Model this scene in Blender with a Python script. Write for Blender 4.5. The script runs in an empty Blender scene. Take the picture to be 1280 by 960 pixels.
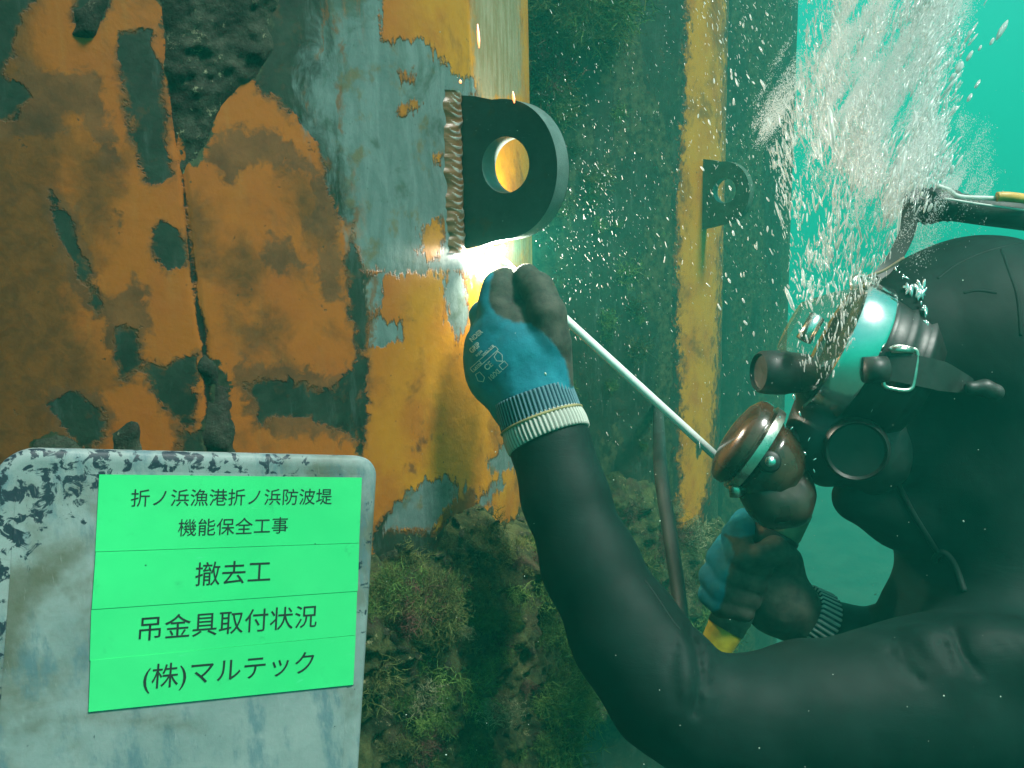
import bpy, math, random
import numpy as np
from mathutils import Vector, Matrix
from mathutils.bvhtree import BVHTree

rng = np.random.default_rng(7)
random.seed(7)
SC = bpy.context.scene
COL = SC.collection

# ------------------------------------------------------------------ camera
F = 1100.0                                   # focal length in pixels of a 1280-wide frame
PITCH, ROLL = math.radians(-10), math.radians(1.2)
_fw = np.array([0, math.cos(PITCH), math.sin(PITCH)])
_r0 = np.array([1.0, 0, 0])
_u0 = np.array([0, -math.sin(PITCH), math.cos(PITCH)])
RT = _r0 * math.cos(ROLL) - _u0 * math.sin(ROLL)
UP = _u0 * math.cos(ROLL) + _r0 * math.sin(ROLL)
FW = _fw
cam_d = bpy.data.cameras.new('camera')
cam_d.sensor_width = 36.0
cam_d.lens = 36.0 * F / 1280.0
cam_d.clip_start, cam_d.clip_end = 0.02, 800
cam = bpy.data.objects.new('camera', cam_d)
COL.objects.link(cam)
cam.matrix_world = Matrix(((RT[0], UP[0], -FW[0], 0), (RT[1], UP[1], -FW[1], 0), (RT[2], UP[2], -FW[2], 0), (0, 0, 0, 1)))
SC.camera = cam

# ------------------------------------------------------------------ light
SUN_DIR = Vector((0.46, -0.27, 0.84)).normalized()      # towards the sun
w = bpy.data.worlds.new('World'); SC.world = w; w.use_nodes = True
wn = w.node_tree.nodes; wl = w.node_tree.links
sky = wn.new('ShaderNodeTexSky'); sky.sky_type = 'NISHITA'; sky.sun_disc = False
sky.sun_elevation = math.asin(SUN_DIR.z)
sky.sun_rotation = math.atan2(SUN_DIR.x, SUN_DIR.y)
sky.altitude = 0; sky.air_density = 1.0; sky.dust_density = 2.0; sky.ozone_density = 1.0
bg = wn['Background']; bg.inputs['Strength'].default_value = 0.07
wl.new(sky.outputs['Color'], bg.inputs['Color'])
sun_d = bpy.data.lights.new('sun', 'SUN'); sun_d.energy = 5.0; sun_d.angle = math.radians(14); sun_d.color = (1.0, 0.95, 0.86)
sun = bpy.data.objects.new('sun', sun_d); COL.objects.link(sun)
sun.rotation_euler = SUN_DIR.to_track_quat('Z', 'Y').to_euler()
sun.location = (2, -2, 6)

SC.view_settings.view_transform = 'Standard'
SC.view_settings.look = 'None'
SC.view_settings.exposure = 1.33
SC.view_settings.gamma = 1.0
SC.view_settings.use_curve_mapping = False
SC.cycles.volume_bounces = 2
SC.cycles.max_bounces = 8
SC.cycles.transparent_max_bounces = 48
SC.cycles.diffuse_bounces = 4
SC.cycles.caustics_reflective = False
SC.cycles.caustics_refractive = False
SC.cycles.use_denoising = True
SC.cycles.sample_clamp_indirect = 4.0
HAZE_DENSITY = 0.115
HAZE_COLOR = (0.03, 0.49, 0.38)
HAZE_ABS = (0.01, 0.13, 0.10)

# ------------------------------------------------------------------ helpers
def P(px, py, d):
    """point seen at photo pixel (px, py), d metres ahead of the camera"""
    return FW * d + RT * ((px - 640) * d / F) - UP * ((py - 480) * d / F)

def proj(p):
    p = np.asarray(p, float)
    d = p @ FW
    return np.stack([640 + F * (p @ RT) / d, 480 - F * (p @ UP) / d, d], -1)

def ray(px, py):
    v = FW + RT * ((px - 640) / F) - UP * ((py - 480) / F)
    return v / np.linalg.norm(v)

def link(name, me, mat=None, parent=None):
    o = bpy.data.objects.new(name, me); COL.objects.link(o)
    if mat is not None and len(me.materials) == 0: me.materials.append(mat)
    if parent is not None: o.parent = parent
    return o

def tag(o, label=None, cat=None, group=None, kind=None):
    if label: o['label'] = label
    if cat: o['category'] = cat
    if group: o['group'] = group
    if kind: o['kind'] = kind
    return o

def empty(name, loc=(0, 0, 0)):
    o = bpy.data.objects.new(name, None); COL.objects.link(o)
    o.location = loc; o.empty_display_size = 0.05
    return o

def root_for(name, label, cat, group=None):
    return tag(empty(name), label, cat, group)

def mesh(name, v, f, smooth=True):
    me = bpy.data.meshes.new(name)
    v = np.asarray(v, np.float32)
    if isinstance(f, np.ndarray):
        n, k = f.shape
        me.vertices.add(len(v)); me.vertices.foreach_set('co', v.ravel())
        me.loops.add(n * k); me.loops.foreach_set('vertex_index', f.astype(np.int32).ravel())
        me.polygons.add(n); me.polygons.foreach_set('loop_start', np.arange(0, n * k, k, dtype=np.int32))
        me.update(calc_edges=True)
    else:
        me.from_pydata([tuple(map(float, x)) for x in v], [], [tuple(int(i) for i in x) for x in f])
    if smooth:
        me.polygons.foreach_set('use_smooth', np.ones(len(me.polygons), bool))
    me.update()
    return me

def setattr_f(me, name, arr):
    a = me.attributes.new(name, 'FLOAT', 'POINT')
    a.data.foreach_set('value', np.asarray(arr, np.float32).ravel())

def norm(v):
    v = np.asarray(v, float); return v / (np.linalg.norm(v) + 1e-12)

# -- value noise
def _hash(i, j, k, s):
    n = (i * 73856093) ^ (j * 19349663) ^ (k * 83492791) ^ (s * 2654435761)
    n = n & 0xffffffff
    n = ((n ^ (n >> 15)) * 2246822519) & 0xffffffff
    n = ((n ^ (n >> 13)) * 3266489917) & 0xffffffff
    n = n ^ (n >> 16)
    return (n & 0xffff) / 65535.0
def vnoise(p, s=0):
    p = np.asarray(p, float)
    i = np.floor(p).astype(np.int64); t = p - i; t = t * t * (3 - 2 * t)
    r = 0
    for a in (0, 1):
        wa = t[..., 0] if a else 1 - t[..., 0]
        for b in (0, 1):
            wb = t[..., 1] if b else 1 - t[..., 1]
            for c in (0, 1):
                wc = t[..., 2] if c else 1 - t[..., 2]
                r = r + wa * wb * wc * _hash(i[..., 0] + a, i[..., 1] + b, i[..., 2] + c, s)
    return r
def fbm(p, oct=4, s=0, gain=0.5):
    p = np.asarray(p, float); a, r, tot = 1.0, 0, 0
    for o in range(oct):
        r = r + a * vnoise(p * 2 ** o + 17.3 * o, s + o); tot += a; a *= gain
    return r / tot

# -- polygon signed distance in pixels (negative inside)
def poly_sd(x, y, poly):
    q = np.asarray(poly, float); n = len(q)
    d = np.full(x.shape, 1e9); ins = np.zeros(x.shape, bool)
    for i in range(n):
        ax, ay = q[i]; bx, by = q[(i + 1) % n]
        ex, ey = bx - ax, by - ay
        h = np.clip(((x - ax) * ex + (y - ay) * ey) / (ex * ex + ey * ey + 1e-9), 0, 1)
        d = np.minimum(d, (x - ax - ex * h) ** 2 + (y - ay - ey * h) ** 2)
        c = (ay > y) != (by > y)
        with np.errstate(divide='ignore', invalid='ignore'):
            xi = (bx - ax) * (y - ay) / (by - ay + 1e-12) + ax
        ins ^= c & (x < xi)
    d = np.sqrt(d)
    return np.where(ins, -d, d)
def union_sd(x, y, polys):
    r = np.full(x.shape, 1e3)
    for p in polys: r = np.minimum(r, poly_sd(x, y, p))
    return r
def line_sd(x, y, pts, half):
    r = np.full(x.shape, 1e3)
    for (a, b), (ha, hb) in zip(zip(pts[:-1], pts[1:]), zip(half[:-1], half[1:])):
        ex, ey = b[0] - a[0], b[1] - a[1]
        h = np.clip(((x - a[0]) * ex + (y - a[1]) * ey) / (ex * ex + ey * ey), 0, 1)
        r = np.minimum(r, np.hypot(x - a[0] - ex * h, y - a[1] - ey * h) - (ha + (hb - ha) * h))
    return r

# -- implicit bodies: smooth union of round cones / ellipsoids, polygonised with surface nets
class Field:
    def __init__(s, h): s.h = h; s.pr = []
    def cone(s, a, b, ra, rb, k=0.012, sub=False):
        s.pr.append(('c', np.asarray(a, float), np.asarray(b, float), ra, rb, k, sub)); return s
    def chain(s, pts, k=0.012):
        for (a, ra), (b, rb) in zip(pts[:-1], pts[1:]): s.cone(a, b, ra, rb, k)
        return s
    def ell(s, c, axes, rad, k=0.02):
        s.pr.append(('e', np.asarray(c, float), np.asarray(axes, float), np.asarray(rad, float), 0, k, False)); return s
    def build(s, detail=None):
        lo, hi = np.full(3, 1e9), np.full(3, -1e9)
        for p in s.pr:
            if p[6]: continue
            if p[0] == 'c':
                r = max(p[3], p[4]); a = np.minimum(p[1], p[2]) - r; b = np.maximum(p[1], p[2]) + r
            else:
                r = p[3].max(); a = p[1] - r; b = p[1] + r
            lo = np.minimum(lo, a); hi = np.maximum(hi, b)
        lo -= 5 * s.h; hi += 5 * s.h
        n = np.ceil((hi - lo) / s.h).astype(int) + 1
        G = np.full(n, 0.5, np.float32)
        ax = [lo[i] + np.arange(n[i]) * s.h for i in range(3)]
        for p in s.pr:
            k = p[5]
            if p[0] == 'c':
                r = max(p[3], p[4]); a = np.minimum(p[1], p[2]) - r; b = np.maximum(p[1], p[2]) + r
            else:
                r = p[3].max(); a = p[1] - r; b = p[1] + r
            a = a - k - 3 * s.h; b = b + k + 3 * s.h
            i0 = np.clip(np.floor((a - lo) / s.h).astype(int), 0, n - 1); i1 = np.clip(np.ceil((b - lo) / s.h).astype(int) + 1, 1, n)
            sl = tuple(slice(u, v) for u, v in zip(i0, i1))
            X, Y, Z = np.meshgrid(*[ax[i][sl[i]] for i in range(3)], indexing='ij')
            if p[0] == 'c':
                e = p[2] - p[1]; L = e @ e + 1e-12
                dx, dy, dz = X - p[1][0], Y - p[1][1], Z - p[1][2]
                t = np.clip((dx * e[0] + dy * e[1] + dz * e[2]) / L, 0, 1)
                d = np.sqrt((dx - t * e[0]) ** 2 + (dy - t * e[1]) ** 2 + (dz - t * e[2]) ** 2) - (p[3] + (p[4] - p[3]) * t)
            else:
                q = [(X - p[1][0]) * u[0] + (Y - p[1][1]) * u[1] + (Z - p[1][2]) * u[2] for u in p[2]]
                k0 = np.sqrt(sum((q[i] / p[3][i]) ** 2 for i in range(3))); k1 = np.sqrt(sum((q[i] / p[3][i] ** 2) ** 2 for i in range(3))) + 1e-9
                d = k0 * (k0 - 1) / k1
            g = G[sl]
            if p[6]:
                d = -d
                hh = np.clip(k - np.abs(g - d), 0, None) / k
                G[sl] = np.maximum(g, d) + hh * hh * k * 0.25
            else:
                hh = np.clip(k - np.abs(g - d), 0, None) / k
                G[sl] = np.minimum(g, d) - hh * hh * k * 0.25
        if detail is not None:
            X, Y, Z = np.meshgrid(*ax, indexing='ij')
            m = np.abs(G) < 0.02
            pts = np.stack([X[m], Y[m], Z[m]], -1)
            G[m] += detail(pts).astype(np.float32)
        return surface_nets(G, lo, s.h)

def surface_nets(G, lo, h):
    S = G < 0
    nx, ny, nz = G.shape
    acc = np.zeros((nx - 1, ny - 1, nz - 1, 3), np.float32); cnt = np.zeros((nx - 1, ny - 1, nz - 1), np.int16)
    for ax in range(3):
        o = [1 if i == ax else 0 for i in range(3)]
        A = G[:nx - o[0], :ny - o[1], :nz - o[2]]; B = G[o[0]:, o[1]:, o[2]:]
        cr = (A < 0) != (B < 0)
        idx = np.argwhere(cr)
        t = A[cr] / (A[cr] - B[cr])
        pos = idx.astype(np.float32); pos[:, ax] += t
        oth = [i for i in range(3) if i != ax]
        for da in (0, 1):
            for db in (0, 1):
                c = idx.copy(); c[:, oth[0]] -= da; c[:, oth[1]] -= db
                ok = np.all((c >= 0) & (c < [nx - 1, ny - 1, nz - 1]), axis=1)
                cc = c[ok]
                np.add.at(acc, (cc[:, 0], cc[:, 1], cc[:, 2]), pos[ok])
                np.add.at(cnt, (cc[:, 0], cc[:, 1], cc[:, 2]), 1)
    m = cnt > 0
    V = acc[m] / cnt[m][:, None]
    vid = np.full(cnt.shape, -1, np.int64); vid[m] = np.arange(len(V))
    faces = []
    for ax in range(3):
        o = [1 if i == ax else 0 for i in range(3)]
        A = S[:nx - o[0], :ny - o[1], :nz - o[2]]; B = S[o[0]:, o[1]:, o[2]:]
        idx = np.argwhere(A != B)
        u, v = (ax + 1) % 3, (ax + 2) % 3
        ok = (idx[:, u] > 0) & (idx[:, v] > 0) & (idx[:, u] < G.shape[u] - 1) & (idx[:, v] < G.shape[v] - 1)
        idx = idx[ok]
        q = []
        for du, dv in ((1, 1), (0, 1), (0, 0), (1, 0)):
            c = idx.copy(); c[:, u] -= du; c[:, v] -= dv
            q.append(vid[c[:, 0], c[:, 1], c[:, 2]])
        q = np.stack(q, -1)
        ins = S[idx[:, 0], idx[:, 1], idx[:, 2]]
        q[~ins] = q[~ins][:, ::-1]
        faces.append(q)
    Fc = np.concatenate(faces)
    return lo + V * h, Fc

def relax(v, f, it=2, lam=0.5):
    e = np.concatenate([f[:, [0, 1]], f[:, [1, 2]], f[:, [2, 3]], f[:, [3, 0]]])
    for _ in range(it):
        s = np.zeros_like(v); c = np.zeros(len(v))
        for a, b in ((0, 1), (1, 0)):
            np.add.at(s, e[:, a], v[e[:, b]]); np.add.at(c, e[:, a], 1)
        v = v + lam * (s / c[:, None] - v)
    return v

# -- swept tube
def tube(pts, rad, n=12, closed=False, cap=True):
    pts = np.asarray(pts, float); m = len(pts)
    rad = np.broadcast_to(np.asarray(rad, float), (m,))
    V, Fs = [], []
    t0 = norm(pts[1] - pts[0]); ref = np.array([0, 0, 1.0]) if abs(t0[2]) < 0.9 else np.array([1.0, 0, 0])
    a = norm(np.cross(t0, ref))
    for i in range(m):
        if closed: t = norm(pts[(i + 1) % m] - pts[i - 1])
        else: t = norm(pts[min(i + 1, m - 1)] - pts[max(i - 1, 0)])
        a = norm(a - t * (a @ t)); b = np.cross(t, a)
        for j in range(n):
            an = 2 * math.pi * j / n
            V.append(pts[i] + rad[i] * (a * math.cos(an) + b * math.sin(an)))
    for i in range(m if closed else m - 1):
        for j in range(n):
            k = (j + 1) % n; i2 = (i + 1) % m
            Fs.append((i * n + j, i * n + k, i2 * n + k, i2 * n + j))
    if cap and not closed:
        Fs.append(tuple(range(n))[::-1]); Fs.append(tuple((m - 1) * n + j for j in range(n)))
    return V, Fs
def merge(parts):
    V, Fs = [], []
    for v, f in parts:
        o = len(V); V += list(v); Fs += [tuple(i + o for i in x) for x in f]
    return V, Fs
def lathe(c, axis, prof, n=40, ref=None):
    """prof: list of (along, radius)"""
    axis = norm(axis)
    r = norm(np.cross(axis, np.array([0, 0, 1.0]) if abs(axis[2]) < 0.9 else np.array([1.0, 0, 0]))); b = np.cross(axis, r)
    V, Fs = [], []
    for (l, rd) in prof:
        for j in range(n):
            an = 2 * math.pi * j / n
            V.append(np.asarray(c) + axis * l + rd * (r * math.cos(an) + b * math.sin(an)))
    for i in range(len(prof) - 1):
        for j in range(n):
            k = (j + 1) % n
            Fs.append((i * n + j, i * n + k, (i + 1) * n + k, (i + 1) * n + j))
    if prof[0][1] > 1e-5: Fs.append(tuple(range(n))[::-1])
    if prof[-1][1] > 1e-5: Fs.append(tuple((len(prof) - 1) * n + j for j in range(n)))
    return V, Fs
def spline(pts, n):
    pts = np.asarray(pts, float); m = len(pts)
    out = []
    for t in np.linspace(0, m - 1, n):
        i = min(int(t), m - 2); u = t - i
        p0, p1, p2, p3 = pts[max(i - 1, 0)], pts[i], pts[i + 1], pts[min(i + 2, m - 1)]
        out.append(0.5 * ((2 * p1) + (p2 - p0) * u + (2 * p0 - 5 * p1 + 4 * p2 - p3) * u * u + (3 * p1 - p0 - 3 * p2 + p3) * u ** 3))
    return np.array(out)
def sharp(me, deg=35):
    me.set_sharp_from_angle(angle=math.radians(deg))

# ------------------------------------------------------------------ materials
class NT:
    def __init__(s, name):
        s.m = bpy.data.materials.new(name); s.m.use_nodes = True
        s.t = s.m.node_tree; s.n = s.t.nodes; s.l = s.t.links
        s.b = s.n['Principled BSDF']; s.out = s.n['Material Output']
        tc = s.n.new('ShaderNodeTexCoord'); s.obj = tc.outputs['Object']
    def link(s, a, b): s.l.new(a, b)
    def _in(s, sock, v):
        if hasattr(v, 'is_output'): s.l.new(v, sock)
        elif isinstance(v, (tuple, list)) and len(v) == 3 and sock.type == 'RGBA': sock.default_value = (*v, 1)
        else: sock.default_value = v
    def noise(s, scale, detail=4, rough=0.55, vec=None, dist=0.0, color=False):
        n = s.n.new('ShaderNodeTexNoise'); n.inputs['Scale'].default_value = scale; n.inputs['Detail'].default_value = detail
        n.inputs['Roughness'].default_value = rough; n.inputs['Distortion'].default_value = dist
        s.l.new(vec or s.obj, n.inputs['Vector'])
        return n.outputs['Color' if color else 'Fac']
    def voro(s, scale, feat='F1', out='Distance', vec=None):
        n = s.n.new('ShaderNodeTexVoronoi'); n.feature = feat; n.inputs['Scale'].default_value = scale
        s.l.new(vec or s.obj, n.inputs['Vector']); return n.outputs[out]
    def math(s, op, a, b=0.0, c=0.0, clamp=False):
        n = s.n.new('ShaderNodeMath'); n.operation = op; n.use_clamp = clamp
        for i, v in enumerate((a, b, c)): s._in(n.inputs[i], v)
        return n.outputs[0]
    def ss(s, v, lo, hi, a=0.0, b=1.0):
        n = s.n.new('ShaderNodeMapRange'); n.interpolation_type = 'SMOOTHSTEP'
        s._in(n.inputs['Value'], v); n.inputs['From Min'].default_value = lo; n.inputs['From Max'].default_value = hi
        n.inputs['To Min'].default_value = a; n.inputs['To Max'].default_value = b
        return n.outputs['Result']
    def mix(s, fac, a, b, mode='MIX'):
        n = s.n.new('ShaderNodeMix'); n.data_type = 'RGBA'; n.blend_type = mode
        s._in(n.inputs['Factor'], fac); s._in(n.inputs[6], a); s._in(n.inputs[7], b)
        return n.outputs[2]
    def attr(s, name):
        n = s.n.new('ShaderNodeAttribute'); n.attribute_name = name; return n.outputs['Fac']
    def scaled(s, x, y, z):
        n = s.n.new('ShaderNodeMapping'); n.inputs['Scale'].default_value = (x, y, z); s.l.new(s.obj, n.inputs['Vector']); return n.outputs['Vector']
    def bump(s, h, strength=0.3, dist=0.002, prev=None):
        n = s.n.new('ShaderNodeBump'); n.inputs['Strength'].default_value = strength; n.inputs['Distance'].default_value = dist
        s.l.new(h, n.inputs['Height'])
        if prev is not None: s.l.new(prev, n.inputs['Normal'])
        return n.outputs['Normal']
    def set(s, **k):
        names = dict(color='Base Color', rough='Roughness', metal='Metallic', normal='Normal', spec='Specular IOR Level', trans='Transmission Weight',
                     ior='IOR', coat='Coat Weight', coat_rough='Coat Roughness', alpha='Alpha', sheen='Sheen Weight', ecol='Emission Color', estr='Emission Strength', sss='Subsurface Weight')
        for a, v in k.items(): s._in(s.b.inputs[names[a]], v)
        return s.m

def simple(name, col, rough=0.5, metal=0.0, var=0.25, scale=60, bump=0.15, bdist=0.001, **k):
    t = NT(name); nz = t.noise(scale, 5, 0.6)
    c = t.mix(t.ss(nz, 0.3, 0.7), tuple(x * (1 - var) for x in col), tuple(min(1, x * (1 + var)) for x in col))
    t.set(color=c, rough=t.ss(t.noise(scale * 0.5, 4), 0.2, 0.8, max(0.02, rough - 0.1), min(1, rough + 0.12)), metal=metal, **k)
    if bump: t.set(normal=t.bump(t.noise(scale * 4, 4, 0.65), bump, bdist))
    return t.m

def mat_pile():
    t = NT('painted_steel')
    d_big = t.noise(28, 5, 0.62); d_fine = t.noise(160, 5, 0.65)
    d_mid = t.noise(62, 6, 0.7, dist=0.5); d_run = t.noise(9, 5, 0.72, vec=t.scaled(9, 9, 1.6))
    def warp(a, amp, run=0.0):               # signed distance (px) with a ragged edge
        n1 = t.math('MULTIPLY', t.math('SUBTRACT', d_big, 0.5), amp * 1.5)
        n2 = t.math('MULTIPLY', t.math('SUBTRACT', d_mid, 0.5), amp * 1.9)
        n3 = t.math('MULTIPLY', t.math('SUBTRACT', d_fine, 0.5), amp * 0.5)
        r = t.math('ADD', t.math('ADD', t.math('ADD', t.attr(a), n1), n2), n3)
        if run: r = t.math('ADD', r, t.math('MULTIPLY', t.math('SUBTRACT', d_run, 0.5), run))
        return r
    yel = t.ss(t.math('ADD', t.attr('yellow'), t.math('MULTIPLY', t.math('SUBTRACT', t.noise(9, 4), 0.5), 0.9)), 0.15, 0.95)
    paint = t.mix(yel, (0.315, 0.082, 0.0052), (0.40, 0.170, 0.007))
    blot = t.ss(t.noise(13, 6, 0.62), 0.42, 0.72)
    paint = t.mix(t.math('MULTIPLY', blot, 0.6), paint, (0.264, 0.0561, 0.00726))
    soft = t.ss(t.noise(7, 8, 0.72, dist=0.5), 0.50, 0.66)
    paint = t.mix(t.math('MULTIPLY', soft, 0.8), paint, (0.1122, 0.0363, 0.00792))
    stv = t.scaled(30, 30, 3)
    streak = t.ss(t.noise(3, 5, 0.7, vec=stv), 0.5, 0.8)
    paint = t.mix(t.math('MULTIPLY', streak, 0.22), paint, (0.2772, 0.1584, 0.0462))
    pits = t.ss(t.voro(75), 0.10, 0.03)
    pits = t.math('MULTIPLY', pits, t.ss(t.noise(14, 3), 0.5, 0.62))
    paint = t.mix(pits, paint, (0.0594, 0.033, 0.0132))
    # undercoats
    grey = t.mix(t.ss(t.noise(5, 6, 0.75, vec=t.scaled(11, 11, 3), dist=0.6), 0.32, 0.72), (0.0792, 0.1155, 0.1089), (0.132, 0.1782, 0.1716))
    grey = t.mix(t.math('MULTIPLY', t.ss(t.noise(30, 5, 0.65), 0.55, 0.68), 0.7), grey, (0.1122, 0.0792, 0.0264))
    grey = t.mix(t.math('MULTIPLY', t.ss(t.noise(13, 5, 0.7, dist=0.8), 0.50, 0.68), 0.75), grey, (0.0363, 0.0561, 0.0396))
    grey = t.mix(t.ss(t.voro(120), 0.09, 0.03), grey, (0.0198, 0.0264, 0.0264))
    dark = t.mix(t.ss(t.noise(24, 6, 0.7), 0.3, 0.75), (0.00792, 0.01188, 0.00726), (0.02376, 0.03432, 0.0231))
    dark = t.mix(t.math('MULTIPLY', t.ss(d_run, 0.52, 0.72), 0.55), dark, (0.0561, 0.0792, 0.0693))
    dark = t.mix(t.math('MULTIPLY', t.ss(d_mid, 0.56, 0.7), 0.5), dark, (0.0726, 0.0297, 0.00924))
    red = t.mix(t.ss(t.noise(30, 5, 0.7), 0.3, 0.7), (0.066, 0.0231, 0.00792), (0.1584, 0.0561, 0.0165))
    tan = t.mix(t.ss(t.noise(6, 4, 0.7, vec=t.scaled(20, 20, 3)), 0.35, 0.7), (0.165, 0.1254, 0.0594), (0.2376, 0.2046, 0.132))
    grow = t.mix(t.ss(t.noise(60, 6, 0.7), 0.35, 0.7), (0.0099, 0.0132, 0.00792), (0.0594, 0.066, 0.033))
    w_red = warp('red', 30); w_dark = warp('dark', 19); w_grey = warp('grey', 13, 46); w_tan = warp('tan', 9, 30); w_grow = warp('grow', 18); w_seam = warp('seam', 7)
    w_shade_mottle = t.math('ADD', t.attr('film'), t.math('MULTIPLY', t.math('SUBTRACT', t.noise(11, 7, 0.7, dist=0.5), 0.5), 190))  # 'film' attribute holds the painted left-side shade and the brown mottles
    chips = t.ss(t.math('ADD', t.math('MULTIPLY', d_mid, 0.75), t.math('MULTIPLY', d_fine, 0.4)), 0.73, 0.75)
    c = t.mix(t.ss(w_shade_mottle, 22, -30, 0.0, 0.85), paint, t.mix(t.ss(d_mid, 0.35, 0.65), (0.0561, 0.0198, 0.00396), (0.132, 0.0429, 0.00594)))  # darkens the paint colour with the left-side shade and brown mottles
    c = t.mix(t.math('MULTIPLY', t.ss(w_red, 5, -7), 0.9), c, red)
    c = t.mix(t.math('MULTIPLY', chips, 0.8), c, dark)
    c = t.mix(t.ss(w_tan, 6, -6), c, tan)
    edge_g = t.math('MULTIPLY', t.ss(t.math('ABSOLUTE', w_grey), 4.0, 0.6), t.ss(d_big, 0.42, 0.62))
    edge_d = t.math('MULTIPLY', t.ss(t.math('ABSOLUTE', w_dark), 6.0, 0.8), t.ss(t.noise(40, 3), 0.4, 0.6))
    halo = t.math('ADD', w_dark, t.math('MULTIPLY', t.math('SUBTRACT', t.noise(48, 6, 0.7), 0.5), 46))
    c = t.mix(t.math('MULTIPLY', t.ss(halo, 9, -3), 0.8), c, red)
    c = t.mix(t.ss(w_dark, 1.4, -1.4), c, dark)
    wisp = t.math('ADD', w_grey, t.math('MULTIPLY', t.math('SUBTRACT', t.noise(26, 6, 0.72, vec=t.scaled(1.6, 1.6, 0.7), dist=1.0), 0.5), 130))
    gm = t.n.new('ShaderNodeMix'); gm.data_type = 'FLOAT'
    t.l.new(t.attr('softness'), gm.inputs[0]); t.l.new(t.ss(w_grey, 2.2, -2.2), gm.inputs[2]); t.l.new(t.ss(wisp, 18, -26), gm.inputs[3])
    c = t.mix(gm.outputs[0], c, grey)
    c = t.mix(t.math('MULTIPLY', t.math('MAXIMUM', edge_g, edge_d), 0.75), c, (0.132, 0.0462, 0.0099))
    c = t.mix(t.ss(w_grow, 2, -2), c, grow)
    c = t.mix(t.ss(w_seam, 1, -1), c, (0.00792, 0.00792, 0.00528))
    film = t.math('MULTIPLY', t.ss(w_dark, -2, 2), t.ss(w_grey, -2, 2))
    film = t.math('MULTIPLY', film, t.math('SUBTRACT', 1.0, t.math('MULTIPLY', chips, 0.7)))
    film = t.math('MULTIPLY', film, t.ss(w_seam, -1.5, 1.5))
    nb = t.bump(film, 0.8, 0.0016)
    nb = t.bump(t.noise(45, 6, 0.6), 0.28, 0.004, nb)
    nb = t.bump(t.noise(420, 4, 0.6), 0.18, 0.0006, nb)
    t.set(color=c, rough=t.ss(d_fine, 0.3, 0.75, 0.42, 0.72), normal=nb, spec=0.22)
    return t.m

def mat_growth(name, base, hi, pale, bump=0.9):
    t = NT(name)
    a = t.noise(38, 7, 0.72); b = t.noise(120, 6, 0.75)
    c = t.mix(t.ss(a, 0.36, 0.66), base, hi)
    c = t.mix(t.math('MULTIPLY', t.ss(t.noise(17, 5, 0.65), 0.5, 0.7), 0.6), c, (0.05, 0.022, 0.02))
    sp = t.math('MULTIPLY', t.ss(b, 0.56, 0.68), t.ss(t.noise(22, 4, 0.6), 0.48, 0.62))
    c = t.mix(sp, c, pale)
    c = t.mix(t.ss(t.voro(190), 0.12, 0.05), c, (0.008, 0.01, 0.007))
    n = t.bump(b, bump, 0.006); n = t.bump(t.noise(350, 5, 0.7), bump * 0.8, 0.0022, n)
    t.set(color=c, rough=0.85, normal=n, spec=0.2)
    return t.m

def mat_neoprene():
    t = NT('neoprene')
    c = t.mix(t.ss(t.noise(14, 5, 0.6), 0.3, 0.7), (0.0035, 0.0105, 0.0092), (0.0065, 0.0185, 0.0165))
    c = t.mix(t.ss(t.voro(38), 0.018, 0.009), c, (0.165, 0.1782, 0.165))
    n = t.bump(t.noise(900, 3, 0.6), 0.25, 0.0004)
    n = t.bump(t.noise(24, 4, 0.5), 0.25, 0.004, n)
    wr = t.noise(9, 4, 0.6, vec=t.scaled(3, 3, 12), dist=0.6)
    n = t.bump(t.math('MULTIPLY', wr, t.ss(t.noise(7, 2), 0.45, 0.62)), 0.14, 0.006, n)
    t.set(color=c, rough=0.62, normal=n, spec=0.13)
    return t.m

def mat_glove():
    t = NT('coated_knit_glove')
    co = t.math('ADD', t.attr('coat'), t.math('MULTIPLY', t.math('SUBTRACT', t.noise(140, 4), 0.5), 5.0))
    blue = t.mix(t.ss(t.noise(45, 5, 0.6), 0.3, 0.72), (0.0066, 0.1452, 0.2046), (0.0132, 0.2178, 0.2904))
    blue = t.mix(t.math('MULTIPLY', t.ss(t.noise(18, 4), 0.5, 0.75), 0.5), blue, (0.0396, 0.0726, 0.066))
    grey = t.mix(t.ss(t.noise(60, 6, 0.65), 0.3, 0.7), (0.0231, 0.02772, 0.02376), (0.066, 0.06468, 0.0495))
    c = t.mix(t.ss(co, 2.5, -2.5), blue, grey)
    wv = t.n.new('ShaderNodeTexWave'); wv.inputs['Scale'].default_value = 420; wv.inputs['Distortion'].default_value = 1.2
    t.l.new(t.obj, wv.inputs['Vector'])
    knit = t.math('MULTIPLY', wv.outputs['Fac'], t.ss(co, -2, 2))
    n = t.bump(knit, 0.25, 0.0006); n = t.bump(t.noise(700, 4, 0.7), 0.4, 0.0008, n)
    n = t.bump(t.noise(60, 4, 0.5), 0.35, 0.003, n)
    t.set(color=c, rough=0.75, normal=n, spec=0.3)
    return t.m

def mat_cuff(name, ridge, groove):
    t = NT(name)
    c = t.mix(t.ss(t.attr('rib'), 0.25, 0.65), groove, ridge)
    c = t.mix(t.math('MULTIPLY', t.ss(t.noise(80, 5), 0.5, 0.8), 0.4), c, tuple(x * 0.5 for x in ridge))
    t.set(color=c, rough=0.9, normal=t.bump(t.noise(900, 4, 0.7), 0.5, 0.0007), spec=0.2)
    return t.m

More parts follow.
